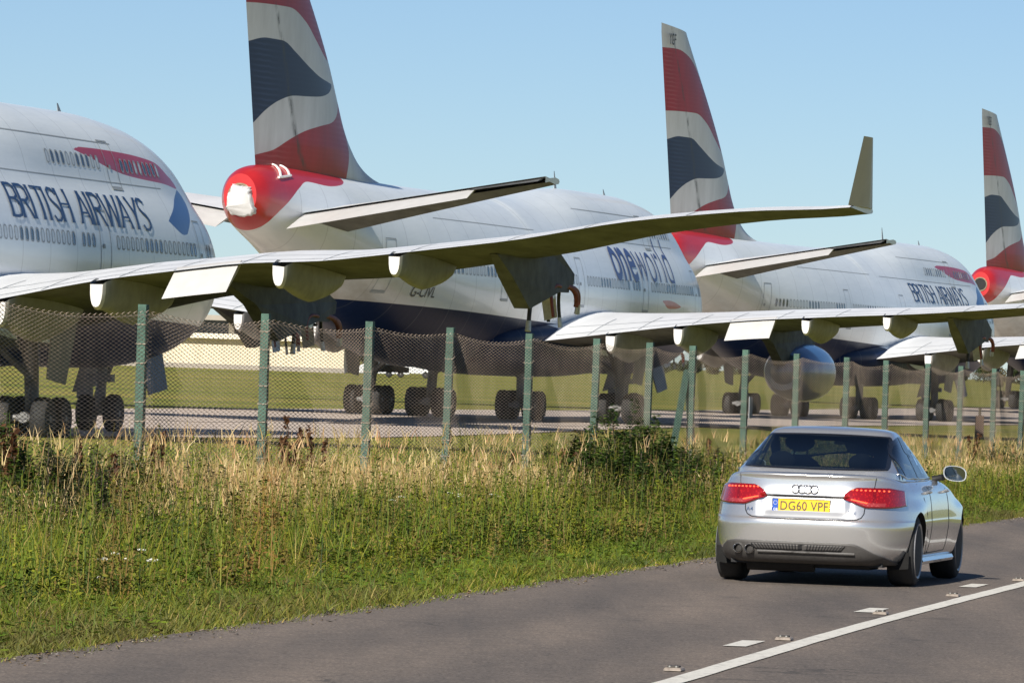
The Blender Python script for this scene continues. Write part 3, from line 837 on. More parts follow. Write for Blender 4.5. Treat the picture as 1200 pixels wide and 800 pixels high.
        for l in (5.2, 7.4, 9.8, 11.5, 13.7, 16.4, 19.2, 22.2, 24.5, 27.5):
            q = []
            for xc in np.linspace(.66, .99, 8):
                for dl in (0, .05):
                    s_, l_, z_ = wing_pt(l + dl, xc, 1); q.append(L(s_, sg * l_, z_ + .010))
            fs.add(q, [(2 * i, 2 * i + 1, 2 * i + 3, 2 * i + 2) for i in range(7)])
        fs.build('flap_joint', [M['door_grey']], wing)
        wl = MB(); P = []          # winglet
        for t in np.linspace(0, 1, 8):
            z = float(_tez(32.2)) + .05 + 1.7 * t; out = 32.16 + .36 * t
            l0 = 46.75 + 2.15 * t; l1 = 49.85 + .15 * t
            P.append([(l0 + (l1 - l0) * x, out + y * (.13 - .06 * t), z) for x, y in ((1, 0), (.7, .5), (.3, 1), (.05, .6), (0, 0), (.05, -.6), (.3, -1), (.7, -.5))])
        Q = np.array([[L(s, sg * l, z) for s, l, z in row] for row in P]); wl.grid(Q, closeu=True); n = 8
        wl.f.append(tuple(range(len(wl.v) - n, len(wl.v)))); wl.m.append(0)
        wl.build('winglet', [M['winglet_grey']], wing, 50)
    # landing gear
    for s, l in ((31.9, 5.5), (31.9, -5.5), (35.0, 1.95), (35.0, -1.95)):
        g = bogie(root, s, l)
        if abs(l) > 3:
            d = MB(); d.prism([L(s - 1.2, l * 1.16, 3.4), L(s + 1.1, l * 1.16, 3.4), L(s + .9, l * 1.13, 1.75), L(s - .8, l * 1.13, 1.6)], (0, .05, 0)); d.build('gear_door', [M['gear_panel']], g)
    g = MB()
    g.tube([L(7.8, 0, .6), L(7.75, 0, 2.6)], [.16, .2], 12); g.tube([L(7.8, -.45, .62), L(7.8, .45, .62)], .09, 8)
    g.tube([L(7.7, 0, 1.4), L(6.3, 0, 2.5)], .08, 8); g.box(L(7.9, 0, 1.75), (.3, .9, .25)); g.tube([L(8.0, 0, .8), L(8.35, 0, 1.2), L(7.95, 0, 1.6)], .05, 6)
    g.box(L(7.9, -.5, 1.25), (.2, .5, .35))
    ng = g.build('nose_gear', [M['gear_metal']], root, 40)
    for l in (-.46, .46): wheel_mb(L(7.8, l, .62), .62, .42).build('wheel', [M['black_rubber'], M['gear_metal']], ng, 40)
    for l in (-1, 1):
        d = MB(); d.prism([L(3.9, l * .85, 2.75), L(6.7, l * .95, 2.4), L(6.6, l * 1.3, 1.25), L(4.4, l * 1.25, 1.45)], (0, .05, 0)); d.build('gear_door', [M['gear_panel']], ng)
    # exhaust ring of the tail cone
    t = MB(); t.lathe([(-.02, .46), (.07, .46), (.07, .39), (.035, .38), (.035, .0)], L(69.98, 0, 8.05), (-1, 0, 0), 24, [0, 0, 1, 1])
    t.build('exhaust_ring', [M['burnt'], M['dark_void']], root, 40)
    return root

def copy_tree(o, parent=None, skip=()):
    c = o.copy(); C.objects.link(c); c.parent = parent
    for ch in list(o.children):
        if ch.name.split('.')[0] in skip: continue
        copy_tree(ch, c, skip)
    return c
def child(root, kind):
    return [c for c in root.children if c.name.split('.')[0] == kind]

plane = build_airliner()
POSE = [(13.5, -11.48, 207.2, -.55), (14.28, 7.2, 291.2, -.13), (16.68, 27.3, 370.7, -.06), (15.78, 49.2, 465., .55)]
planes = [plane] + [copy_tree(plane) for _ in range(3)]
for o, (psi, x, y, g) in zip(planes, POSE):
    u = Vector((math.sin(R(psi)), math.cos(R(psi)), 0))
    o.location = Vector((x, y, g)) - u * 33.0; o.rotation_euler = (0, 0, R(90 - psi))
def flex(root, dz, side=1):
    """bend the wing of one aeroplane: dz(l) metres, with everything that hangs from it"""
    for wg_ in child(root, 'wing'):
        if wg_.data.vertices[0].co.y * side > 0: continue
        def go(o):
            if o.type == 'MESH':
                o.data = o.data.copy()
                co = np.empty(len(o.data.vertices) * 3, np.float32); o.data.vertices.foreach_get('co', co); co = co.reshape(-1, 3)
                co[:, 2] += dz(np.abs(co[:, 1])); o.data.vertices.foreach_set('co', co.ravel()); o.data.update()
            for c in o.children: go(c)
        go(wg_)
flex(planes[0], pchip([0, 5, 10, 13, 17, 22, 26, 29, 32.2, 40], [0, .15, .42, .42, .18, .16, .30, .26, .1, .1]))
for o in planes[1:]: flex(o, pchip([0, 8, 12, 16, 21, 32, 40], [0, 0, -.08, -.3, -.58, -.85, -.85]))
LAB = ['nearest white airliner, with big navy capital titles and red ribbon, cut off by frame',
       'white airliner with its red tail cone wrapped in sheeting and blue lower case titles',
       'white airliner with a complete tail fin, its capital titles seen small above another wing',
       'farthest airliner, mostly out of frame, with an uncovered exhaust ring on its red tail']
for o, t in zip(planes, LAB): tag(o, t, 'airliner', 'airliners parked nose to tail')
# titles
V, F, wd = strokes('BRITISH AIRWAYS', 1.0)
ba = on_hull((V, F), 26.9, 6.45, stretch=14.1 / wd)
for i in (0, 2, 3):
    h = child(planes[i], 'fuselage')[0]
    link('lettering', on_hull((V, F), 26.9, 6.66, stretch=14.1 / wd) if i == 2 else (ba if i == 0 else ba.copy()), [M['ink_navy']] if i in (0, 2) else [], h)
h = child(planes[1], 'fuselage')[0]
h.data = hull_mesh('alliance'); h.data.materials.append(M['skin'])
v1 = letters('one', 2.1, 1., .012, 0, .12); v2 = letters('world', 2.1, 1., -.014, 0, .12)
link('lettering', on_hull(v1, 23.7, 6.2, stretch=4.5 / max(p[0] for p in v1[0])), [M['ink_blue']], h)
link('lettering', on_hull(v2, 19.05, 6.2, stretch=7.0 / max(p[0] for p in v2[0])), [M['ink_blue']], h)
rg = letters('G-CIVL', .42, .9, .0, .15, .2)
link('lettering', on_hull(rg, 54.7, 4.78, stretch=2.3 / max(p[0] for p in rg[0])), [M['ink_black']], h)
for i, t in ((2, 'YGF'), (3, 'YGB')):
    v, f = letters(t, .55, .9, .01, 0, .3); fin = child(planes[i], 'tail_fin')[0]
    mb = MB(); z0, s0 = 18.35, 70.7
    mb.add([L(s0 - a, .245, z0 + c) for a, c in v], f)
    mb.build('lettering', [M['ink_black']], fin)
# wrapped tail cone of the second airliner: a boxy hood of loose sheeting
mb = MB(); P = []; nj = 72
for i, t in enumerate(np.linspace(0, 1, 20)):
    row = []
    for a in np.linspace(0, 2 * np.pi, nj, endpoint=False):
        ca, sa = math.cos(a), math.sin(a)
        bx, bz = math.copysign(abs(sa) ** .5, sa), math.copysign(abs(ca) ** .5, ca)
        crease = .05 * math.sin(a * 5 + t * 3) + .036 * math.sin(a * 13 - t * 7) + .03 * math.sin(t * 8 + a * 3) + .022 * math.sin(a * 23 + t * 15)
        rr = .56 * (1 - .10 * t - .9 * max(0, t - .88)) * (1 + crease)
        hem = .16 * math.sin(a * 2 + .6) + .05 * math.sin(a * 5)
        row.append(L(69.2 + 1.15 * t + hem * (1 - t) - .12 * bz * t, bx * rr * .92 + .05 + .10 * t * math.sin(a * 2), 7.92 - bz * rr * 1.05 - .06 * t + .06 * math.sin(a * 3 + 4 * t) * t))
    P.append(row)
mb.grid(P, closeu=True); mb.f.append(tuple(range(len(mb.v) - nj, len(mb.v)))); mb.m.append(0)
wr = mb.build('tail_wrapping', [M['cloth_white']], planes[1], 180)
mk2 = MB()
for pts in (((66.3, 9.36), (67.0, 9.17), (67.68, 8.86)), ((65.3, 9.45), (65.9, 9.25), (66.6, 8.93)), ((68.0, 8.79), (67.3, 8.84), (66.45, 8.91))):
    for (a, c), (a2, c2) in zip(pts[:-1], pts[1:]):
        mk2.tube([fus_p(a + (a2 - a) * t, c + (c2 - c) * t, .045) for t in np.linspace(0, 1, 6)], .05, 5)
mk2.build('walkway_marking', [M['plate_white_']], h)
# the engine still hung under the second airliner
ncl = MB(); l = 11.7; le = float(_le(l)); zz = wing_pt(l, 0, -1)[2] - 2.0
ncl.lathe([(2.9, .05), (2.2, .38), (1.5, .55), (1.5, .80), (.9, .96), (.2, 1.10), (-1.6, 1.25), (-3.0, 1.26), (-4.1, 1.18), (-4.5, 1.10), (-4.42, 1.02), (-3.4, .98), (-3.3, .0)], L(le - .6, l, zz), (-1, 0, 0), 36, 0)
wg = [c for c in child(planes[1], 'wing')][0]
ncl.build('engine_cowl', [M['cowl_blue']], wg, 40)
# ------------------------------------------------------------------ chain link fence along the verge
POST_PX = [-200, -12, 170, 314, 434, 528, 623, 700, 762, 813, 876, 936, 994, 1041, 1088, 1128, 1167, 1199, 1228, 1254, 1278, 1300]
def fence_Y(px): return 20.48 / (.2473 - (px - 600) / FPX)
PB = []
for px in POST_PX:
    d = fence_Y(px); q = at(px, 361 + .0733 * (px - 170), d); PB.append((Vector((q.x, d, 0)), q.z))
fence = empty('chain_link_fence', (PB[0][0].x, PB[0][0].y, 0))
tag(fence, 'green chain link fence on square posts between the verge and the airfield', 'fence')
FD = (PB[-1][0] - PB[0][0]).normalized(); FN = Vector((FD.y, -FD.x, 0))    # FN points to the road
org = fence.location.copy()
for k, (p, zt) in enumerate(PB):
    mb = MB(); z0 = gz(p.y) - .3; hh = .048
    dx = random.uniform(-.02, .02); tw = Matrix.Rotation(math.atan2(FD.y, FD.x) + random.uniform(-.05, .05), 3, 'Z')
    n = 14; P = []
    for j in range(n + 1):
        z = z0 + (zt + .04 - z0) * j / n
        P.append([tw @ Vector((hh * a + random.uniform(-.003, .003), hh * b2 + random.uniform(-.003, .003), 0)) + p - org + Vector((dx * j / n, 0, z)) for a, b2 in ((-1, -1), (1, -1), (1, 1), (-1, 1))])
    mb.grid(P, closeu=True); L0 = len(mb.v)
    mb.f.append(tuple(range(L0 - 4, L0))); mb.m.append(0)
    # wire ties round the post
    for z in np.arange(gz(p.y) + .15, zt, .21):
        c = p - org + Vector((dx * (z - z0) / (zt - z0), 0, z)); r = hh + .008
        ring = [c + tw @ Vector((r * a, r * b2, .02 * a)) for a, b2 in ((-1, -1), (1, -1), (1, 1), (-1, 1), (-1, -1))]
        mb.tube(ring, .006, 4, 1)
    po = mb.build('post', [M['fence_green'], M['wire']], fence, None, bevel=.012)
# strutted post, with a leaning brace on the airfield side
i = 7 + 2
p, zt = PB[i]
mb = MB()
for sgn in (1, -1):
    a = p - org + Vector((0, 0, zt - .35)); b2 = a - FN * .12 + FD * (1.25 * sgn) + Vector((0, 0, -(zt - .35) + gz(p.y) - .1))
    mb.tube([a - FN * .08, b2], .055, 4)
mb.build('brace', [M['fence_green']], fence)
# small plate fixed to a post
p, zt = PB[8 + 2]
mb = MB(); rot = Matrix.Rotation(math.atan2(FD.y, FD.x), 3, 'Z')
mb.box(p - org - FN * -.08 + FD * .09 + Vector((0, 0, 1.42)), (.24, .012, .34), rot); mb.build('notice_back', [M['door_grey']], fence)
# the woven wire, every zigzag strand of it
PITCH = .098; HALF = .0225
sA = (PB[0][0] - org).length; total = (PB[-1][0] - PB[0][0]).length
nw = int(total / PITCH); nk = int(2.36 / HALF)
tt = np.arange(nw) * PITCH
pos_t = [(q[0] - org).dot(FD) for q in PB]; topz = pchip(pos_t, [q[1] for q in PB])
offn = pchip(pos_t, [(q[0] - org).dot(FN) for q in PB])
J, K = np.meshgrid(np.arange(nw), np.arange(nk + 1), indexing='ij')
t = J * PITCH + PITCH / 2 * np.where((J + K) % 2 == 0, 1, -1)
f = K / nk
idx = np.clip(np.searchsorted(pos_t, np.clip(t, 0, total - 1e-3), side='right') - 1, 0, len(pos_t) - 2)
pt = np.array(pos_t); u = np.clip((t - pt[idx]) / (pt[idx + 1] - pt[idx]), 0, 1)
sag = .07 * np.sin(np.pi * u) * (.7 + .6 * np.abs(np.sin(idx * 2.3)))
bulge = .06 * np.sin(np.pi * u) * np.sin(f * 3.1 + idx * 1.7) + .02 * np.sin(t * 1.3 + f * 5)
zt_ = topz(np.clip(t, 0, total)) - .02 - sag * f
zb_ = gz_f(org.y + t * FD.y) + .03
z = zb_ + (zt_ - zb_) * f
nn = offn(np.clip(t, 0, total)) + (.075) + bulge + .004 * np.where((J + K) % 2 == 0, 1, -1)
cx = t * FD.x + nn * FN.x; cy = t * FD.y + nn * FN.y
r = .0056
V = []
for ang in (90, 210, 330):
    ca, sa = math.cos(R(ang)) * r, math.sin(R(ang)) * r
    V.append(np.stack([cx + FD.x * ca + FN.x * sa, cy + FD.y * ca + FN.y * sa, z], -1))
V = np.stack(V, 2)                       # nw, nk+1, 3, 3
base = (J * (nk + 1) + K)[:, :-1] * 3
F = []
for a in range(3):
    b2 = (a + 1) % 3
    F.append(np.stack([base + a, base + b2, base + 3 + b2, base + 3 + a], -1))
F = np.stack(F, 2).reshape(-1)
me = np_mesh('chain_link', V.reshape(-1, 3), F, np.full(len(F) // 4, 4))
link('chain_link', me, [M['wire']], fence)
mb = MB()
for zf in (.02, .5, .985):
    pts = []
    for tv in np.arange(0, total, .5):
        i = max(0, min(len(pt) - 2, int(np.searchsorted(pt, tv)) - 1)); uu = (tv - pt[i]) / (pt[i + 1] - pt[i])
        sg = .07 * math.sin(math.pi * uu) * (.7 + .6 * abs(math.sin(i * 2.3)))
        z1 = float(topz(tv)) - .03 - sg * zf; z0 = gz(org.y + tv * FD.y) + .03
        q = FD * tv + FN * (float(offn(tv)) + (.075)); pts.append((q.x, q.y, z0 + (z1 - z0) * zf))
    mb.tube(pts, .0025, 3)
mb.build('line_wire', [M['wire']], fence, recalc=False)
# ------------------------------------------------------------------ the silver saloon
# own frame: x to its right, y forward, z up, origin on the ground under the rear axle
m, nt, b = new_mat('silver metallic paint')
fl = noise(nt, 900, 2, .5); sm_ = noise(nt, 2.5, 4, .6)
nt.links.new(mixc(nt, .35, ramp(nt, fl, [(.35, (.55, .55, .55)), (.65, (.74, .735, .73))]), ramp(nt, sm_, [(.3, (.61, .61, .61)), (.7, (.68, .68, .675))])), b.inputs['Base Color'])
b.inputs['Metallic'].default_value = .75; b.inputs['Roughness'].default_value = .24
b.inputs['Coat Weight'].default_value = .9; b.inputs['Coat Roughness'].default_value = .03
M['silver'] = m
M['car_black'] = simple('black trim', (.016, .016, .017), .6, 0, .2, 20, spec=.25)
M['flap'] = simple('mud flap rubber', (.014, .014, .014), .9, 0, .2, 20, spec=.1)
M['car_gloss'] = simple('gloss black trim', (.01, .01, .011), .12, 0, .2, 20)
M['valance'] = simple('shaded diffuser plastic', (.060, .056, .053), .55, 0, .2, 30)  # plastic, its grey darkened for the shade under the bumper
M['interior'] = simple('dark cabin trim', (.012, .013, .015), .9, 0, .3, 10, spec=.08)
M['chrome'] = simple('chrome', (.75, .75, .76), .12, 1., .03, 10)
M['rim'] = simple('grey alloy', (.26, .26, .27), .4, .5, .1, 10)
M['plate_yellow'] = simple('number plate yellow', (.72, .44, .012), .35, 0, .04, 10)
M['plate_blue'] = simple('number plate blue band', (.01, .07, .38), .35, 0, .05, 10)
M['plate_text'] = simple('number plate characters', (.045, .035, .025), .5, 0, .1, 10)
M['plate_white'] = simple('small white print', (.75, .75, .72), .4, 0, .05, 10)
M['mirror_glass'] = simple('mirror glass', (.16, .17, .17), .03, 1., .02, 4)
m, nt, b = new_mat('tinted glass'); out = nt.nodes['Material Output']
tr = N(nt, 'ShaderNodeBsdfTransparent'); tr.inputs[0].default_value = (.50, .56, .54, 1)
gl = N(nt, 'ShaderNodeBsdfGlossy'); gl.inputs['Roughness'].default_value = .02; gl.inputs['Color'].default_value = (1, 1, 1, 1)
fr = N(nt, 'ShaderNodeFresnel'); fr.inputs['IOR'].default_value = 1.52
mx = N(nt, 'ShaderNodeMixShader'); nt.links.new(fr.outputs[0], mx.inputs[0]); nt.links.new(tr.outputs[0], mx.inputs[1]); nt.links.new(gl.outputs[0], mx.inputs[2])
nt.links.new(mx.outputs[0], out.inputs['Surface']); M['glass'] = m
def lens_mat(name, dark, lite):
    m, nt, b = new_mat(name); tc = N(nt, 'ShaderNodeTexCoord')
    vo = N(nt, 'ShaderNodeTexVoronoi', feature='F1'); vo.inputs['Scale'].default_value = 46; nt.links.new(tc.outputs['Object'], vo.inputs['Vector'])
    nt.links.new(mixc(nt, ramp(nt, vo.outputs['Distance'], [(.15, (1, 1, 1)), (.42, (0, 0, 0))]), dark, lite), b.inputs['Base Color'])
    b.inputs['Roughness'].default_value = .12; b.inputs['Coat Weight'].default_value = 1; b.inputs['Coat Roughness'].default_value = .02
    return m
M['lens_red'] = lens_mat('red lamp lens', (.24, .003, .004), (.46, .012, .008))
M['lens_dark'] = lens_mat('dark red lamp lens', (.16, .003, .004), (.32, .01, .008))
M['lens_pale'] = lens_mat('pale lamp lens', (.30, .03, .03), (.45, .10, .09))
m, nt, b = new_mat('lit lamp bead'); b.inputs['Base Color'].default_value = (.8, .06, .02, 1); b.inputs['Emission Color'].default_value = (1, .10, .03, 1); b.inputs['Emission Strength'].default_value = 1.1; M['bead'] = m

# levels of the body shell: z at side, z at rear, z at front, y rear, y front, half width, corner power rear/front
LV = [(.19, .20, .19, -.80, 3.42, .77, 5.0, 4.6), (.215, .225, .21, -.865, 3.50, .815, 5.0, 4.6), (.27, .28, .27, -.925, 3.60, .855, 5.0, 4.6), (.36, .37, .36, -.955, 3.67, .888, 4.9, 4.6),
      (.46, .46, .46, -.975, 3.70, .905, 4.7, 4.6), (.545, .545, .53, -.988, 3.71, .914, 4.6, 4.6), (.585, .585, .56, -.982, 3.71, .914, 4.5, 4.6), (.605, .605, .58, -.955, 3.70, .912, 4.5, 4.5), (.66, .66, .62, -.944, 3.69, .909, 4.4, 4.4),
      (.74, .75, .67, -.928, 3.66, .902, 4.3, 4.3), (.80, .83, .71, -.915, 3.61, .892, 4.2, 4.2), (.85, .90, .75, -.902, 3.53, .880, 4.1, 4.0), (.885, .955, .79, -.900, 3.42, .864, 4.0, 3.8), (.91, .985, .82, -.915, 3.28, .846, 4.0, 3.6),
      (.925, 1.000, .85, -.905, 3.10, .828, 4.0, 3.4), (.937, 1.006, .88, -.865, 2.90, .812, 4.1, 3.2), (.945, 1.012, .92, -.76, 2.55, .797, 4.3, 3.0), (.950, 1.022, .955, -.62, 2.22, .786, 4.5, 2.9)]
NG = 12
for k in range(NG + 1):                  # glasshouse
    f = k / NG
    hw = .778 - .185 * f - .03 * f * f
    LV.append((.958 + .40 * f, 1.035 + .325 * f, .985 + .365 * f, -.55 + .92 * f - .06 * f * f + .06 * f, 2.08 - 1.12 * f, hw, 4.6 + .9 * f, 3.6 + 1.4 * f))
g0 = len(LV) - NG - 1
LV += [(1.388, 1.384, 1.378, .42, .88, .53, 5.2, 4.8), (1.408, 1.402, 1.392, .50, .80, .44, 4.6, 4.4), (1.419, 1.413, 1.405, .60, .70, .27, 4, 4), (1.424, 1.420, 1.415, .655, .665, .08, 3, 3)]
LV = np.array(LV); kk = np.arange(len(LV))
_lt = np.stack([pchip(kk, LV[:, i])(np.linspace(0, len(LV) - 1, (len(LV) - 1) * 25 + 1)) for i in range(8)], 1).tolist()
def sm1(x):
    x = min(max(x, 0.), 1.); return x * x * (3 - 2 * x)
def body_pt(k, t):
    """k: level (float), t: angle, 0 = right side, -pi/2 = rear"""
    kf = min(max(k, 0.), len(LV) - 1.0001) * 25; k0 = int(kf); kf -= k0
    zs, zr, zf, yr, yf, w, nr, nf = [a_ + (b_ - a_) * kf for a_, b_ in zip(_lt[k0], _lt[k0 + 1])]
    c, s = math.cos(t), math.sin(t); n = nr if s < 0 else nf
    yc = 1.25 if k < g0 - 1 else .5 * (yr + yf) + .15
    Ln = (yc - yr) if s < 0 else (yf - yc)
    x = w * math.copysign(abs(c) ** (2 / n), c); y = yc + Ln * math.copysign(abs(s) ** (2 / n), s)
    if k >= g0: a, b2 = sm1((.25 + (.4 * (k - g0) / NG) - y) / .7), sm1((y - 1.5 + .6 * (k - g0) / NG) / .6)
    else: a, b2 = sm1((-.05 - y) / .75), sm1((y - 1.6) / 1.6)
    z = zs + (zr - zs) * a + (zf - zs) * b2
    # number plate recess and boot lid crease
    if s < 0 and k < g0:
        r = sm1((.42 - abs(x)) / .07) * sm1((.812 - z) / .016) * sm1((z - .60) / .10)
        y += .030 * r
    if k < g0 and z < .80:
        x += math.copysign((.020 * math.exp(-((y) / .40) ** 2) + .034 * math.exp(-((y - 2.8) / .42) ** 2)) * sm1((.80 - z) / .12) * min(1, abs(x) / .5), x)
    return Vector((x, y, z))
def lvl_of_z(z, t, lo=0., hi=None):
    hi = float(g0) if hi is None else hi
    for _ in range(22):
        mid = (lo + hi) / 2
        if body_pt(mid, t).z < z: lo = mid
        else: hi = mid
    return (lo + hi) / 2
_KT = [(float(k), float(t)) for k in np.linspace(0, g0 + NG, 70) for t in np.linspace(-math.pi / 2, math.pi / 2, 80)]
_PT = np.array([tuple(body_pt(*q)) for q in _KT]); _KA = np.array(_KT)
def solve(ax, target, mask):
    """(k, t) on the right half of the shell where the two coordinates ax meet the target"""
    d = ((_PT[:, ax] - np.array(target)) ** 2).sum(1); d[~mask] = 1e9
    k, t = _KT[int(d.argmin())]; e = 1e-3
    for _ in range(14):
        p = body_pt(k, t); r0, r1 = target[0] - p[ax[0]], target[1] - p[ax[1]]
        if abs(r0) + abs(r1) < 1e-5: break
        a, b2 = body_pt(k + e, t), body_pt(k, t + e)
        j00, j10 = (a[ax[0]] - p[ax[0]]) / e, (a[ax[1]] - p[ax[1]]) / e; j01, j11 = (b2[ax[0]] - p[ax[0]]) / e, (b2[ax[1]] - p[ax[1]]) / e
        det = j00 * j11 - j01 * j10
        if abs(det) < 1e-9: break
        dk = (r0 * j11 - r1 * j01) / det; dt = (r1 * j00 - r0 * j10) / det
        k += max(-.5, min(.5, dk)); t += max(-.08, min(.08, dt)); t = max(-math.pi / 2, min(math.pi / 2, t))
    return k, t
_low = _KA[:, 0] <= g0 - 1.2; _hs = _KA[:, 0] >= g0
_rear = _KA[:, 1] < -.15; _front = _KA[:, 1] > .15
def normal_at(k, t):
    a = body_pt(k, t + .01) - body_pt(k, t - .01); b2 = body_pt(k + .1, t) - body_pt(k - .1, t)
    return a.cross(b2).normalized()
def rear_pt(x, z, off=0.):
    """point of the rear face at lateral x and height z"""
    k, t = solve([0, 2], (abs(x), z), _low & _rear); p = body_pt(k, t)
    if off:
        n = normal_at(k, t)
        if n.y > 0: n = -n
        p = p + n * off
    return Vector((math.copysign(p.x, x), p.y, p.z))
def side_pt(y, z, sg, off=0., house=False):
    """point of the flank (or of the glasshouse) at length y and height z"""
    k, t = solve([1, 2], (y, z), (_hs if house else _low) & (np.abs(_KA[:, 1]) < 1.35)); p = body_pt(k, t)
    n = normal_at(k, t)
    if n.x < 0: n = -n
    p = p + n * off
    return Vector((p.x * sg, p.y, p.z))
def house_end(x, z, off, front):
    k, t = solve([0, 2], (abs(x), z), _hs & (_front if front else _rear)); p = body_pt(k, t)
    return Vector((math.copysign(p.x, x), p.y, p.z)) + Vector((0, .5 if front else -.68, .73)) * off

car = empty('silver_car')
tag(car, 'silver saloon car driving away on the near lane with its tail lamps lit', 'car')
# shell
ks = np.concatenate([np.linspace(0, g0, 62), np.linspace(g0, g0 + NG, 40)[1:], np.linspace(g0 + NG, len(LV) - 1, 12)[1:]])
NT = 220
tb = np.linspace(-math.pi / 2, 1.5 * math.pi, NT, endpoint=False)
# denser at the corners
mb = MB(); mb.grid([[body_pt(float(k), float(t)) for t in tb] for k in ks], closeu=True)
nr_ = len(ks); mb.f += [tuple(range(NT))[::-1], tuple(range((nr_ - 1) * NT, nr_ * NT))]; mb.m += [1, 0]
side_top = pchip([-.22, -.16, -.05, .12, .35, .70, 1.0, 1.25, 1.55, 1.85], [.990, 1.03, 1.115, 1.215, 1.30, 1.345, 1.340, 1.30, 1.17, .975])
def side_bot(y): return .975 + .012 * (1.2 - y) / 1.5
shell = mb.build('body', [M['silver'], M['car_black']], car, 50)
# wheel arches
cut = MB()
for y in (0, 2.808):
    for sg in (-1, 1):
        cut.lathe([(-.2, .352), (.4, .352)], (sg * .86, y, .325), (sg, 0, 0), 48)
co_ = cut.build('arch_cutter', [M['car_black']], None)
bo = shell.modifiers.new('arches', 'BOOLEAN'); bo.object = co_; bo.operation = 'DIFFERENCE'; bo.solver = 'EXACT'
dg = bpy.context.evaluated_depsgraph_get(); me = bpy.data.meshes.new_from_object(shell.evaluated_get(dg))
shell.modifiers.clear(); shell.data = me; bpy.data.objects.remove(co_)
# openings of the windows, and dark well faces inside the arches
bm = bmesh.new(); bm.from_mesh(me); kill = []
def rear_win(x, z): return abs(x) < .645 - .30 * max(0, z - 1.06) - .004 and 1.062 < z < 1.342
def wind_win(x, z): return abs(x) < .70 - .33 * (z - 1.0) and 1.02 < z < 1.345
for f in bm.faces:
    c = f.calc_center_median()
    if c.z > 1.0 - .03 and c.z < 1.36:
        n = f.normal
        if abs(n.x) > .55 and -.17 < c.y < 1.82 and side_bot(c.y) + .012 < c.z < float(side_top(c.y)) - .012: kill.append(f); continue
        if c.y < .45 and n.y < -.2 and rear_win(c.x, c.z): kill.append(f); continue
        if c.y > .9 and n.y > .2 and wind_win(c.x, c.z): kill.append(f); continue
    for y in (0, 2.808):
        if math.hypot(c.y - y, c.z - .325) < .353 and c.z < .9: f.material_index = 1
bmesh.ops.delete(bm, geom=kill, context='FACES'); bm.to_mesh(me); bm.free()
me.set_sharp_from_angle(angle=R(38))

def patch(name, fn, nu, nv, mats, parent, thick=None, mi=None, smooth=60):
    P = [[fn(u / nu, v / nv) for u in range(nu + 1)] for v in range(nv + 1)]
    mb = MB(); mb.grid(P)
    if mi: mb.m = [mi(i % nu, i // nu) for i in range(nu * nv)]
    o = mb.build(name, mats, parent, smooth, recalc=False)
    if thick:
        so_ = o.modifiers.new('thick', 'SOLIDIFY'); so_.thickness = thick; so_.offset = 0
    return o
# rear screen
def rw(u, v):
    z = 1.048 + .307 * v; hw = .660 - .33 * max(0, z - 1.05)
    hw *= 1 - .03 * max(0, (v - .88) / .12) ** 2 - .02 * max(0, (.08 - v) / .08)
    x = (2 * u - 1) * hw
    return house_end(x, z - .012 * (1 - abs(2 * u - 1) ** 2) * (1 - v) + (-.012 * abs(2 * u - 1) ** 2 if v > .5 else 0) * v, .006, False)
patch('rear_window', rw, 44, 22, [M['glass'], M['car_gloss']], car, None, lambda i, j: 1 if i < 1 or i > 42 or j < 1 or j > 20 else 0)
# windscreen
def ws(u, v):
    z = 1.0 + .345 * v; x = (2 * u - 1) * (.72 - .33 * (z - 1.0))
    return house_end(x, z, .006, True)
patch('windscreen', ws, 24, 10, [M['glass'], M['car_gloss']], car, None, lambda i, j: 1 if i < 1 or i > 22 or j < 1 or j > 8 else 0)
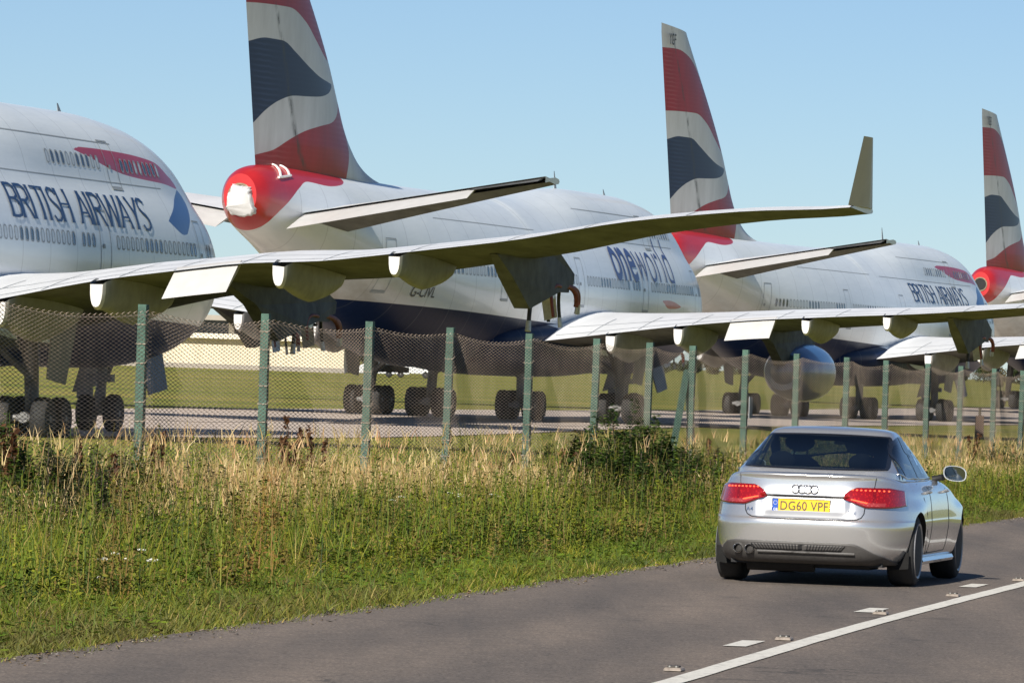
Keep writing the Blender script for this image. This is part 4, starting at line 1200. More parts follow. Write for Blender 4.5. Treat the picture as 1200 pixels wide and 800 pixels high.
# side windows and black pillars between them
for sg in (1, -1):
    for nm, y0, y1 in (('side_window', -.20, .04), ('side_window', .08, .68), ('side_window', .74, 1.82)):
        def sw(u, v, y0=y0, y1=y1):
            y = y0 + (y1 - y0) * u; lean = 0.
            y = min(max(y + (lean if y0 > 0 and y0 < .5 and u < .5 else 0), -.21), 1.83)
            zb, zt = side_bot(y), float(side_top(y)); return side_pt(y, zb + (zt - zb) * v, sg, .005, True)
        patch(nm, sw, 14, 10, [M['glass'], M['car_gloss']], car, None, lambda i, j: 1 if (i < 1 or i > 12 or j < 1 or j > 8) else 0)
    def pil(u, v): 
        y = .66 + .10 * u; zb, zt = side_bot(y), float(side_top(y)); return side_pt(y, zb + (zt - zb) * v, sg, .008, True)
    patch('door_pillar', pil, 2, 8, [M['car_gloss']], car)
    def pil2(u, v):
        y = .03 + .06 * u; zb, zt = side_bot(y), float(side_top(y)); return side_pt(y, zb + (zt - zb) * v, sg, .008, True)
    patch('door_pillar', pil2, 2, 8, [M['car_gloss']], car)
    # bright strip under the windows, door joints, handles, sill
    mb = MB(); mb.tube([side_pt(y, side_bot(y) - .008, sg, .006, False if side_bot(y) < .95 else True) for y in np.linspace(-.21, 1.80, 24)], .007, 6); mb.build('window_strip', [M['chrome']], car, 60)
    mb = MB()
    for y, z0, z1 in ((.70, .30, .95), (1.80, .30, .93)):
        mb.tube([side_pt(y, z, sg, -.001) for z in np.linspace(z0, z1, 12)], .0045, 5)
    mb.tube([side_pt(y, z, sg, -.001) for y, z in ((.30, .93), (.33, .80), (.40, .66), (.44, .50), (.50, .36), (.60, .30), (1.2, .29), (1.8, .30))], .0045, 5)
    mb.build('door_joint', [M['car_black']], car, 60)
    for y in (.52, 1.62):
        mb = MB(); mb.tube([side_pt(y - .09, .845, sg, .006), side_pt(y - .06, .847, sg, .035), side_pt(y + .06, .847, sg, .035), side_pt(y + .10, .845, sg, .006)], [.012, .015, .015, .012], 8)
        mb.build('door_handle', [M['silver']], car, 60)
    mb = MB(); P = []
    for y in np.linspace(.42, 2.40, 10): P.append([(sg * .84, y, .185), (sg * .875, y, .195), (sg * .885, y, .22), (sg * .87, y, .25), (sg * .82, y, .255)])
    mb.grid(P); mb.build('sill', [M['silver']], car, 40)
    # door mirror
    mb = MB(); P = []
    c = Vector((.972 if sg > 0 else -.90, 1.66, 1.018))
    for i, t in enumerate(np.linspace(0, 1, 9)):
        rr = (1 - (1 - t) ** 2.2) ** .5 if t > 0 else .05
        P.append([c + Vector((sg * .003 + .108 * rr * math.copysign(abs(math.cos(a)) ** .75, math.cos(a)), .13 * (1 - t), (.072) * rr * math.copysign(abs(math.sin(a)) ** .75, math.sin(a)) - .012 * sg * math.cos(a) * rr)) for a in np.linspace(0, 2 * math.pi, 26, endpoint=False)])
    mb.grid(P, closeu=True); mb.f.append(tuple(range(26))[::-1]); mb.m.append(0)
    last = len(mb.v) - 26; inner = [Vector(p) for p in mb.v[last:]]; cen = sum(inner, Vector()) / 26
    b0 = len(mb.v); mb.add([cen + (p - cen) * .91 for p in inner], []); mb.f += [(last + j, last + (j + 1) % 26, b0 + (j + 1) % 26, b0 + j) for j in range(26)]; mb.m += [0] * 26
    mi_ = mb.build('door_mirror', [M['silver']], car, 50)
    g = MB(); g.add([cen + (p - cen) * .915 + Vector((0, .006, 0)) for p in inner], [tuple(range(26))]); g.build('mirror_glass', [M['mirror_glass']], mi_)
    mb = MB(); mb.tube([(sg * .76, 1.72, .955), (sg * .80, 1.72, .965), (sg * .86, 1.70, .98)], [.035, .028, .03], 8); mb.build('mirror_arm', [M['car_black']], mi_, 60)
    # lamps
    poly_t = 24
    tin, zc0 = .345, .775
    def lamp(u, v, sg=sg):
        # u 0 inner tip .. 1 round the corner, v 0 bottom .. 1 top
        if u < .70:
            x = tin + (.70 - tin) * (u / .70)
            q = (x - tin) / (.70 - tin)
            top = .806 + .085 * min(1, q / .30) ** .55; bot = .786 - .075 * min(1, q / .55)
            p = rear_pt(x, bot + (top - bot) * v, .010)
        else:
            q = (u - .70) / .30
            top = .891 - .025 * q; bot = .711 + .012 * q + .03 * max(0, q - .6)
            z = bot + (top - bot) * v; ta = solve([0, 2], (.70, z), _low & _rear)[1]; tb_ = -.60
            t = ta + (tb_ - ta) * q
            k = lvl_of_z(z, t); p = body_pt(k, t); a = body_pt(k, t + .01) - body_pt(k, t - .01); b2 = body_pt(k + .2, t) - body_pt(k - .2, t)
            n = a.cross(b2).normalized()
            if n.x < 0: n = -n
            p = p + n * .010
        return Vector((p.x * sg, p.y, p.z))
    lm = patch('tail_lamp', lamp, 40, 12, [M['lens_red'], M['lens_dark'], M['lens_pale']], car, .016, lambda i, j: 2 if (j in (1, 2) and 8 < i < 27) else (1 if i in (19, 20) or j == 0 or j == 11 else 0))
    for row, (za, zb) in enumerate(((.868, .862), (.742, .790))):
        for i in range(9):
            x = .42 + .28 * i / 8 if row == 0 else .42 + .12 * i / 8
            z = za + (zb - za) * i / 8 if row == 0 else .782 - .028 * i / 8
            p = rear_pt(x, z, .022); mb = MB(); mb.box((p.x * sg, p.y, p.z), (.016, .006, .012)); mb.build('lit_bead', [M['bead']], lm)
    hl = MB()
    P = []
    for u in np.linspace(0, 1, 8):
        t = .62 + .55 * u
        P.append([Vector((body_pt(k, t).x * sg, body_pt(k, t).y + .008, body_pt(k, t).z)) for k in (8.4, 9.2, 10, 10.8)])
    hl.grid(P); hl.build('headlight', [M['car_gloss']], car, 60)
    # mud flap
    mb = MB(); mb.prism([(sg * .66, -.38, .30), (sg * .87, -.38, .32), (sg * .87, -.40, .17), (sg * .69, -.40, .15)], (0, .012, 0)); mb.build('mud_flap', [M['flap']], car)
# boot lid joint and crease
def tubeline(name, pts, r, mat, off=.0):
    mb = MB(); mb.tube([rear_pt(x, z, off) for x, z in pts], r, 5); return mb.build(name, [M[mat]], car, 60)
lid = [(.535, .712), (.53, .66), (.51, .625), (.47, .606), (.40, .598), (.2, .594), (0, .593)]
tubeline('boot_joint', lid + [(-x, z) for x, z in lid[::-1][1:]], .005, 'car_black')
for sg in (1, -1): tubeline('boot_joint', [(.60 * sg, .895), (.605 * sg, .94), (.61 * sg, .985)], .004, 'car_black')
tubeline('crease_shade', [(x, .803) for x in np.linspace(-.34, .34, 24)], .008, 'car_black', .0)  # black tube drawn as the shade line under the lid crease
# diffuser
def val(u, v):
    x = (2 * u - 1) * .77; top = .392 - (.06 if x < 0 else .11) * sm1((abs(x) - (.60 if x < 0 else .42)) / .30) - .06 * sm1((abs(x) - .70) / .07)
    return rear_pt(x, .208 + (top - .208) * v, .008)
va = patch('diffuser', val, 40, 10, [M['valance'], M['silver']], car, .012)
def gri(u, v):
    x = -.04 + (2 * u - 1) * (.42 - .04 * (1 - v)); return rear_pt(x, (.326) + .046 * v, .022)
patch('grille', gri, 60, 4, [M['car_black'], M['valance']], va, .008, lambda i, j: i % 2)
mb = MB(); mb.tube([rear_pt(x, .306 - .0 * x, .024) for x in np.linspace(-.40, .46, 20)] , .012, 6); mb.build('diffuser_lip', [M['valance']], va, 60)
for x in (-.585, -.475):
    mb = MB(); p = rear_pt(x, .315, 0)
    mb.lathe([(.12, .041), (-.045, .043), (-.05, .040), (-.045, .035), (.08, .034), (.08, 0.)], (x, p.y, .315), (0, 1, 0), 24, [0, 0, 0, 1, 1], False)
    mb.build('exhaust_pipe', [M['chrome'], M['car_black']], car, 50)
# silencer and underbody
mb = MB(); mb.box((0, 1.3, .215), (1.36, 4.0, .07)); mb.lathe([(-.3, .09), (.3, .09)], (-.25, -.55, .20), (1, 0, 0), 14); mb.box((.2, -.3, .19), (.7, .5, .08)); mb.build('underbody', [M['car_black']], car)
# number plate, emblem, badges
def flat_on_rear(name, v2, f, x0, z0, off, mat, parent, thick=0):
    yb = rear_pt(0, .70, 0).y - off
    mb = MB(); mb.add([(x0 + a, yb - .07 * 0 + (.05 * (z0 + c - .70)), z0 + c) for a, c in v2], f); o = mb.build(name, [M[mat]], parent); return o
yb = rear_pt(0, .70).y
PX0 = -.03
pl = MB(); pl.prism([(PX0 - .262, yb - .012, .638), (PX0 + .262, yb - .012, .638), (PX0 + .262, yb - .005, .775), (PX0 - .262, yb - .005, .775)], (0, .014, 0))
holder = pl.build('number_plate', [M['car_black']], car)
def on_plate(x, z, d): return (PX0 + x, yb - .005 - (.775 - z) / .137 * .007 - d, z)
q = MB(); q.add([on_plate(-.205, .655, .003), on_plate(.256, .655, .003), on_plate(.256, .769, .003), on_plate(-.205, .769, .003)], [(0, 1, 2, 3)]); q.build('plate_face', [M['plate_yellow']], holder)
q = MB(); q.add([on_plate(-.256, .655, .003), on_plate(-.207, .655, .003), on_plate(-.207, .769, .003), on_plate(-.256, .769, .003)], [(0, 1, 2, 3)]); q.build('plate_band', [M['plate_blue']], holder)
v, f = letters('DG60 VPF', .079, .86, .004, 0, 9, 1.05); wx = max(a for a, c in v)
q = MB(); q.add([on_plate(-.185 + a / wx * .425, .673 + c, .005) for a, c in v], f); q.build('lettering', [M['plate_text']], holder)
v, f = letters('GB', .024, .9, .002, 0, 9); q = MB(); q.add([on_plate(-.247 + a, .664 + c, .005) for a, c in v], f)
for i in range(12):
    a = i * math.pi / 6; q.add([on_plate(-.2315 + .017 * math.cos(a) + .003 * math.cos(a + j * 1.571), .735 + .017 * math.sin(a) + .003 * math.sin(a + j * 1.571), .005) for j in range(4)], [(0, 1, 2, 3)])
q.build('lettering', [M['plate_white']], holder)
rg = MB()
for i in range(4):
    c = Vector((-.084 + i * .056, 0, .862)); pts = [rear_pt(c.x + (.036) * math.cos(a), c.z + (.036) * math.sin(a), .008 + .0015 * (i % 2)) for a in np.linspace(0, 2 * math.pi, 25)]
    rg.tube(pts, .0058, 6, 0, False)
rg.build('ring_emblem', [M['chrome']], car, 60)
for t, x0, z0, h in (('A4', -.52, .655, .034), ('TDI', .39, .650, .030)):
    v, f = letters(t, h, 1.1, .004, 0, 9); q = MB(); q.add([rear_pt(x0 + a, z0 + c, .006) for a, c in v], f); q.build('lettering', [M['chrome']], car)
# wheels
for y in (0, 2.808):
    for sg in (-1, 1):
        hub = Vector((sg * (.772 if y < 1 else .752), y, .325))
        mb = MB(); mb.lathe([(-.12, .20), (-.12, .285), (-.105, .312), (-.06, .325), (.06, .325), (.105, .312), (.12, .285), (.122, .257)], hub, (sg, 0, 0), 40)
        wh = mb.build('wheel', [M['black_rubber']], car, 50)
        mb = MB(); mb.lathe([(-.10, .235), (.122, .256), (.131, .250), (.124, .232), (.03, .21), (-.10, .21)], hub, (sg, 0, 0), 40)
        for j in range(7):
            a = j * 2 * math.pi / 7
            for da in (-.13, .13):
                e0 = hub + Vector((sg * .085, .05 * math.cos(a + da * .4), .05 * math.sin(a + da * .4))); e1 = hub + Vector((sg * .108, .226 * math.cos(a + da), .226 * math.sin(a + da)))
                mb.tube([e0, (e0 + e1) / 2 + Vector((sg * .012, 0, 0)), e1], [.018, .014, .013], 6)
        mb.lathe([(.05, .075), (.095, .066), (.10, .03), (.10, 0)], hub, (sg, 0, 0), 20)
        mb.build('rim', [M['rim']], wh, 50)
        mb = MB(); mb.lathe([(.0, .16), (.02, .16)], hub, (sg, 0, 0), 24); mb.build('brake_disc', [M['steel']], wh, 50)
# cabin
ca = MB(); ca.box((0, .75, .90), (1.46, 2.5, .05)); ca.box((0, -.26, .985), (1.06, .34, .05))
ca.box((0, 1.62, .95), (1.40, .42, .16)); cabin = ca.build('cabin_tub', [M['interior']], car, None, bevel=.02)
def seat(x, y, z, w_, h, hx, rear=False):
    mb = MB()
    for (cx_, cz, a, hh, dep) in ([(0, z, w_ / 2, h, .075), (0, z + h + .115, hx / 2, .085, .05)]):
        P = []
        for t in np.linspace(0, 1, 9):
            rr = math.sin(math.pi * min(max(t, .02), .98)) ** .45
            P.append([(x + cx_ + a * rr * math.copysign(abs(math.cos(q)) ** .5, math.cos(q)), y - .16 * (cz - .9) + dep * rr * math.sin(q), cz - hh + 2 * hh * t) for q in np.linspace(0, 2 * math.pi, 20, endpoint=False)])
        mb.grid(P, closeu=True)
    mb.tube([(x - .06, y, z + h - .05), (x - .06, y, z + h + .1)], .008, 6); mb.tube([(x + .06, y, z + h - .05), (x + .06, y, z + h + .1)], .008, 6)
    mb.build('seat', [M['interior']], car, 60)
seat(-.36, .98, .88, .50, .27, .28); seat(.36, .98, .88, .50, .27, .28)
seat(-.36, .0, .84, .56, .15, .24); seat(.36, .0, .84, .56, .15, .24)
mb = MB(); mb.box((.02, 1.30, 1.285), (.24, .03, .065)); mb.tube([(.02, 1.30, 1.30), (.02, 1.33, 1.37)], .012, 6); mb.build('cabin_mirror', [M['interior']], car, None, bevel=.012)
mb = MB(); mb.tube([(.36 + .18 * math.cos(a), 1.40 + .06 * math.sin(a), 1.0 + .17 * math.sin(a)) for a in np.linspace(0, 2 * math.pi, 26)], .015, 6, 0, False); mb.build('steering_wheel', [M['interior']], car, 60)
hd = MB()
hd.grid([[body_pt(float(k), float(t)) * .985 + Vector((0, .01, .012)) for t in tb[::4]] for k in np.linspace(g0 + NG - .6, len(LV) - 1, 8)], closeu=True); hd.build('headlining', [M['interior']], car, 60)
CARPSI = 12.0
car.rotation_euler = (0, 0, -R(CARPSI)); car.scale = (1.015, 1.015, 1.0); car.location = (2.87, 56.1, gz(56) + .03)
# ------------------------------------------------------------------ beyond the airfield
M['hangar_cream'] = simple('cream cladding', (.62, .54, .40), .7, 0, .08, .5, stretch=(3, 1, .2))
M['hangar_trim'] = simple('cream fascia', (.70, .64, .52), .7, 0, .06, 1)
M['hangar_glass'] = simple('dark clerestory glass', (.06, .07, .08), .2, 0, .3, .4)
M['hangar_roof'] = simple('dull roof sheet', (.30, .27, .23), .7, 0, .1, 1)
M['far_white'] = simple('white van paint', (.62, .63, .64), .4, 0, .05, 1)
HY = 600.
def far_pt(px, py, Y): return at(px, py, Y)
a0 = at(150, 424, HY); a1 = at(404, 430, HY)
g = min(a0.z, a1.z) - .5
hangar = empty('hangar', (a0.x, HY, g)); tag(hangar, 'long low cream hangar with a dark strip window under its flat roof', 'building')
W = a1.x - a0.x; Hw = at(280, 396, HY).z - g; Ht = at(280, 376, HY).z - g
mb = MB(); x0 = -34.
mb.box(((W + x0) / 2, 16, Hw / 2), (W - x0, 32, Hw)); mb.build('wall', [M['hangar_cream']], hangar)
mb = MB(); mb.box(((W + x0) / 2, 15.6, Hw + .12), (W - x0 + .8, 33, .5)); mb.build('fascia', [M['hangar_trim']], hangar)
mb = MB(); mb.box(((W + x0) / 2, 17.5, (Hw + Ht) / 2), (W - x0 - 1, 30, Ht - Hw)); mb.build('clerestory_window', [M['hangar_glass']], hangar)
mb = MB(); mb.box(((W + x0) / 2, 16.5, Ht + .25), (W - x0 + .4, 33, .5)); mb.build('roof', [M['hangar_roof']], hangar)
k = 0; x = x0 + 3
while x < W - .3:
    mb = MB(); mb.box((x, 2.2, (Hw + Ht) / 2 + .1), (.55, .5, Ht - Hw + .3)); mb.build('mullion', [M['hangar_trim']], hangar); x += 4.1
mb = MB(); mb.box(((W + x0) / 2, -.06, .3), (W - x0 + .2, .1, .6)); mb.build('plinth', [M['hangar_roof']], hangar)

M['leaf_far'] = None
m, nt, b = new_mat('tree foliage'); c = attr(nt, 'Col')
nt.links.new(c.outputs['Color'], b.inputs['Base Color']); b.inputs['Roughness'].default_value = .7; b.inputs['Specular IOR Level'].default_value = .2
M['leaf_far'] = m
M['bark'] = simple('bark', (.09, .07, .05), .9, 0, .3, 4)
def tree(pos, h, wd, tint, name='tree', n=2600, low=.12, seed=0):
    r = np.random.default_rng(seed)
    root = empty(name, pos)
    nc = 16
    cc = r.normal(0, 1, (nc, 3)); cc /= np.linalg.norm(cc, axis=1)[:, None]; cc *= r.uniform(.3, .85, nc)[:, None]
    cc = cc * np.array([wd / 2, wd / 2, h * (1 - low) / 2]) + np.array([0, 0, h * (low + (1 - low) / 2)])
    cr = r.uniform(.20, .34, nc) * min(wd, h)
    i = r.integers(0, nc, n); d = r.normal(0, 1, (n, 3)); d /= np.linalg.norm(d, axis=1)[:, None]
    p = cc[i] + d * (cr[i] * r.uniform(.55, 1.05, n))[:, None]; p[:, 2] = np.maximum(p[:, 2], .1)
    sz = r.uniform(.10, .22, n) * math.sqrt(wd * h) * .34
    u = r.normal(0, 1, (n, 3)); u /= np.linalg.norm(u, axis=1)[:, None]; v = np.cross(u, r.normal(0, 1, (n, 3))); v /= np.linalg.norm(v, axis=1)[:, None]
    q = np.stack([p - u * sz[:, None] * .6 - v * sz[:, None] * .2, p + v * sz[:, None] * .7, p + u * sz[:, None] * .6, p - v * sz[:, None] * .7], 1).reshape(-1, 3)
    cl_ = r.uniform(.65, 1.35, nc)[i]; col = np.array(tint)[None] * (cl_ * r.uniform(.75, 1.25, n))[:, None]
    col = np.repeat(np.concatenate([col, np.ones((n, 1))], 1), 4, 0)
    link('crown', np_mesh('crown', q, np.arange(n * 4), np.full(n, 4), col), [M['leaf_far']], root)
    mb = MB(); mb.tube([(0, 0, -.5), (.05 * wd, 0, h * .3), (0, .03 * wd, h * .62)], [h * .035, h * .025, h * .008], 8)
    for j in range(4):
        a = j * 1.7; mb.tube([(0, 0, h * (.25 + .08 * j)), (math.cos(a) * wd * .3, math.sin(a) * wd * .3, h * (.5 + .08 * j))], [h * .014, h * .004], 5)
    mb.build('trunk', [M['bark']], root, 60)
    return root
def far_tree(px, base_py, top_py, wpx, Y, tint, label, cat='tree', seed=1, group=None, n=1500):
    b0 = at(px, base_py, Y); z0 = gz(Y); h = at(px, top_py, Y).z - z0
    t = tree((b0.x, Y, z0), h, wpx / FPX * Y, tint, 'tree' if cat == 'tree' else 'bush', n, .05, seed); tag(t, label, cat, group); return t
far_tree(420, 436, 388, 34, 620, (.050, .085, .022), 'dense green tree just right of the cream hangar', seed=3)
far_tree(441, 436, 404, 26, 700, (.045, .07, .022), 'smaller dark tree behind the fence post near the hangar', seed=4)
rt = np.random.default_rng(12)
for k in range(30):
    px = 690 + k * 21 + rt.uniform(-6, 6)
    far_tree(px, 445, 415 + .014 * (px - 690) + rt.uniform(-4, 7), rt.uniform(26, 44), 900 + rt.uniform(-90, 120), [(.045, .062, .022), (.055, .058, .026), (.038, .055, .02), (.075, .062, .03)][k % 4],
             'far tree in the low line of trees and scrub along the airfield horizon', seed=20 + k, group='trees along the horizon', n=1500)
# parked vehicles and a marker post far out
def far_car(px, py, Y, ln, ht, mat, label):
    p = at(px, py, Y); root = empty('parked_vehicle', (p.x, Y, gz(Y))); tag(root, label, 'vehicle')
    prof = [(-.5, .18), (-.5, .62), (-.42, .70), (-.26, 1.0), (.20, 1.0), (.36, .68), (.5, .60), (.5, .18)]
    mb = MB(); mb.prism([(a * ln, -.9, c * ht) for a, c in prof], (0, 1.8, 0)); mb.build('body', [M[mat]], root, None, bevel=.06)
    mb = MB(); mb.prism([(a * ln, -.93, c * ht) for a, c in ((-.36, .70), (-.24, .94), (.18, .94), (.30, .70))], (0, 1.86, 0)); mb.build('window', [M['hangar_glass']], root)
    for a in (-.3, .32):
        for yy_ in (-.8, .8): wheel_mb((a * ln, yy_, .32), .32, .2).build('wheel', [M['black_rubber'], M['gear_metal']], root, 40)
far_car(452, 434, 560, 4.6, 1.6, 'far_white', 'white vehicle parked at the far grass edge right of the hangar')
far_car(478, 435, 560, 5.4, 2.2, 'far_white', 'taller white van parked beyond the second airliner gear')
p = at(1150, 470, 260); mk_ = empty('marker_post', (p.x, 260, gz(260))); tag(mk_, 'short brown marker post standing on the airfield turf at far right', 'post')
mb = MB(); mb.box((0, 0, .45), (.36, .25, .9)); mb.build('board', [simple('brown marker', (.10, .06, .04), .7)], mk_, None, bevel=.03)
mb = MB(); mb.tube([(0, 0, -.3), (0, 0, 1.25)], .06, 8); mb.build('stake', [M['bark']], mk_, 60)
# ------------------------------------------------------------------ the wild verge
def plant_mat(name, trans=.26):
    m, nt, b = new_mat(name); out = nt.nodes['Material Output']; c = attr(nt, 'Col')
    nt.links.new(c.outputs['Color'], b.inputs['Base Color']); b.inputs['Roughness'].default_value = .6; b.inputs['Specular IOR Level'].default_value = .25
    t = N(nt, 'ShaderNodeBsdfTranslucent'); nt.links.new(c.outputs['Color'], t.inputs['Color'])
    mx = N(nt, 'ShaderNodeMixShader'); mx.inputs[0].default_value = trans
    nt.links.new(b.outputs[0], mx.inputs[1]); nt.links.new(t.outputs[0], mx.inputs[2]); nt.links.new(mx.outputs[0], out.inputs['Surface'])
    return m
M['blade'] = plant_mat('grass blades'); M['leaf'] = plant_mat('weed leaves', .24); M['dry'] = plant_mat('dry stalks', .25)
def fx(Y): return -3.98 + .2473 * (Y - 66.7)
def patchy(x, y, s=1., k=0.):
    return (np.sin(x * 1.9 * s + k) * np.cos(y * .83 * s - k * 2) + np.sin(x * .7 * s - y * .31 * s + 1.3 + k) + .6 * np.sin(y * 2.3 * s + x * 3.1 * s + k * 3)) / 2.6
def verge_points(n, u0, u1, y0=34., y1=150., power=1.6, r=rng):
    """random places between the road edge (u=0) and the fence (u=1), denser towards the camera"""
    t = r.random(n) ** power; Y = y0 + (y1 - y0) * t
    u = u0 + (u1 - u0) * r.random(n); xe = edge_line(Y); X = xe + (fx(Y) - xe) * u
    ok = (X > -.088 * Y - .8) & (X < .088 * Y + 1.0)
    return X[ok], Y[ok], u[ok]
def blades(X, Y, h, wd, lean, col, name, mat, tip=.15, kind='stuff', curl=1.6, z=None):
    n = len(X); r = rng
    az = r.uniform(0, 2 * np.pi, n); dx, dy = np.cos(az), np.sin(az); z0 = gz_f(Y) - .01 if z is None else z
    face = r.uniform(0, np.pi, n); wx, wy = np.cos(face) * wd, np.sin(face) * wd * .5
    V = []
    for t, ws in ((0, 1.), (.35, .9), (.7, .6), (1., 0)):
        b2 = lean * h * t ** curl; px = X + dx * b2; py = Y + dy * b2; pz = z0 + h * (t - .18 * (lean * t) ** 2)
        if ws == 0: V.append(np.stack([px, py, pz], -1))
        else:
            V.append(np.stack([px - wx * ws, py - wy * ws, pz], -1)); V.append(np.stack([px + wx * ws, py + wy * ws, pz], -1))
    V = np.stack(V, 1).reshape(-1, 3); b0 = np.arange(n)[:, None] * 7
    q = np.concatenate([b0 + np.array([[0, 1, 3, 2]]), b0 + np.array([[2, 3, 5, 4]])], 1).reshape(-1)
    tri = (b0 + np.array([[4, 5, 6]])).reshape(-1)
    F = np.concatenate([q, tri]); lt = np.concatenate([np.full(2 * n, 4), np.full(n, 3)])
    cc = np.repeat(np.concatenate([np.clip(col, 0, 1), np.ones((n, 1))], 1), 7, 0)
    o = link(name, np_mesh(name, V, F, lt, cc), [M[mat]]); tag(o, kind=kind); return o
def palette(n, cols, wts, jit=.25):
    cols = np.array(cols); i = rng.choice(len(cols), n, p=np.array(wts) / sum(wts))
    return cols[i] * rng.uniform(1 - jit, 1 + jit, (n, 1)) * rng.uniform(.92, 1.08, (n, 3))
GREEN = [(.098, .145, .011), (.155, .19, .015), (.052, .084, .007), (.215, .205, .02), (.34, .26, .075)]
# short grass beside the road
X, Y, u = verge_points(230000, -.035, .50)
h = np.clip(.10 + .22 * u / .5 + .09 * patchy(X, Y, 1.2), .05, .5) * rng.uniform(.55, 1.25, len(X))
h *= np.clip(.35 + (u + .035) / .06, .35, 1)
col = palette(len(X), GREEN + [(.115, .085, .035)], [4, 4, 3, 2.5, 1, 1.2])
# tussocks
tx, ty, tu = verge_points(1500, .0, .62, 34, 150, 1.5); nb = 60
ta, tr = rng.uniform(0, 6.28, (len(tx), nb)), .16 * np.sqrt(rng.random((len(tx), nb)))
X2, Y2, u2 = (tx[:, None] + np.cos(ta) * tr).ravel(), (ty[:, None] + np.sin(ta) * tr * 1.5).ravel(), np.repeat(tu, nb)
h2 = (np.repeat(rng.uniform(.16, .42, len(tx)) * np.clip(.45 + tu * 1.6, .4, 1.2), nb)) * rng.uniform(.6, 1.15, len(X2))
c2_ = np.repeat(palette(len(tx), GREEN[:4] + [(.05, .075, .008), (.15, .12, .03)], [3, 3, 3, 1.5, 3, 1.5], .3), nb, 0) * rng.uniform(.8, 1.2, (len(X2), 1))
X, Y, u, h, col = np.concatenate([X, X2]), np.concatenate([Y, Y2]), np.concatenate([u, u2]), np.concatenate([h, h2]), np.concatenate([col, c2_])
br = (np.exp(-((u - .05) / .07) ** 2) * np.clip(.5 + patchy(X, Y, .6, 2), 0, 1))[:, None]
col = col * (1 - .6 * br) + np.array([[.125, .095, .04]]) * .6 * br
blades(X, Y, h, rng.uniform(.003, .0075, len(X)), rng.uniform(.3, 1.3, len(X)), col, 'roadside_grass', 'blade')
def straw_density(X, Y):
    px = 600 + FPX * X / Y
    d = .5 + 1.25 * np.exp(-((px - 300) / 130) ** 2) + .5 * np.exp(-((px - 480) / 70) ** 2) + .38 * np.exp(-((px - 590) / 40) ** 2) + .4 * np.exp(-((px - 60) / 60) ** 2) + .5 * np.exp(-((px - 815) / 40) ** 2) + .85 * np.exp(-((px - 1110) / 110) ** 2)
    return d * np.clip(.8 + .6 * patchy(X, Y, 1.0, 5), .15, 1.3)
def leafy_zone(X, Y, u):
    """1 where broad leaved weeds crowd out the grass"""
    px = 600 + FPX * X / Y
    a = np.exp(-((px - 755) / 75) ** 4) * np.clip((u - .36) / .14, 0, 1)
    b2 = np.exp(-((px - 70) / 150) ** 4) * np.clip((u - .50) / .2, 0, 1) * .8
    return np.clip(a + b2, 0, 1) * np.clip((1.02 - u) / .06, 0, 1)
# taller green growth
X, Y, u = verge_points(125000, .24, 1.12)
keep = rng.random(len(X)) < np.clip(.55 + .6 * patchy(X, Y, .8, 1), .08, 1) * np.where(u > .9, .5, 1) * (1 - .8 * np.clip(straw_density(X, Y), 0, 1) * np.clip((u - .5 + .15 * patchy(X, Y, 1.7, 2)) / .25, 0, 1)) * (1 - .97 * leafy_zone(X, Y, u)); X, Y, u = X[keep], Y[keep], u[keep]
h = (.34 + .26 * patchy(X, Y, 1.3, 3) + .2 * u) * rng.uniform(.5, 1.6, len(X)); h = np.clip(h, .12, 1.0) * (1 - .5 * np.exp(-((600 + FPX * X / Y - 755) / 90) ** 4) * (u < .6))
blades(X, Y, h, rng.uniform(.0025, .006, len(X)), rng.uniform(.1, .6, len(X)), palette(len(X), GREEN, [4, 3, 4, 3, 1.2]), 'tall_green_grass', 'blade')
# dry straw towards and round the fence, each stalk with a feathery head
X, Y, u = verge_points(520000, .46, 1.45, 46, 165, 1.4)
keep = rng.random(len(X)) < straw_density(X, Y) * (1 - .8 * leafy_zone(X, Y, u)) * np.clip((u - .57 + .2 * patchy(X, Y, 1.7, 2)) / .22, 0, 1) * np.clip((1.5 - u) / .35, 0, 1) * (.45 + .55 * (patchy(X, Y, 2.6, 9) > -.2)); X, Y, u = X[keep], Y[keep], u[keep]
h = np.clip((.62 + .26 * patchy(X, Y, 1.4, 7)) * (1 - .7 * rng.random(len(X)) ** 2.6) + rng.normal(0, .08, len(X)), .15, 1.2) * np.where(u > 1.08, .72, 1)
STRAW = [(.58, .42, .20), (.44, .29, .12), (.64, .49, .26), (.34, .27, .10), (.46, .26, .12), (.28, .26, .07)]
cs = palette(len(X), STRAW, [4, 3, 3, 3, 1.5, 2.5])
blades(X, Y, h, rng.uniform(.0016, .0036, len(X)), rng.uniform(.05, .42, len(X)), cs, 'dry_grass', 'dry')
k = rng.random(len(X)) < .30
hx, hy, hh = X[k], Y[k], h[k]
blades(hx + rng.normal(0, .05, len(hx)), hy + rng.normal(0, .05, len(hx)), rng.uniform(.07, .16, len(hx)), rng.uniform(.003, .0065, len(hx)), rng.uniform(.2, .9, len(hx)), cs[k] * rng.uniform(.75, 1.05, (k.sum(), 1)), 'dry_seed_heads', 'dry', z=gz_f(hy) + hh * .84)
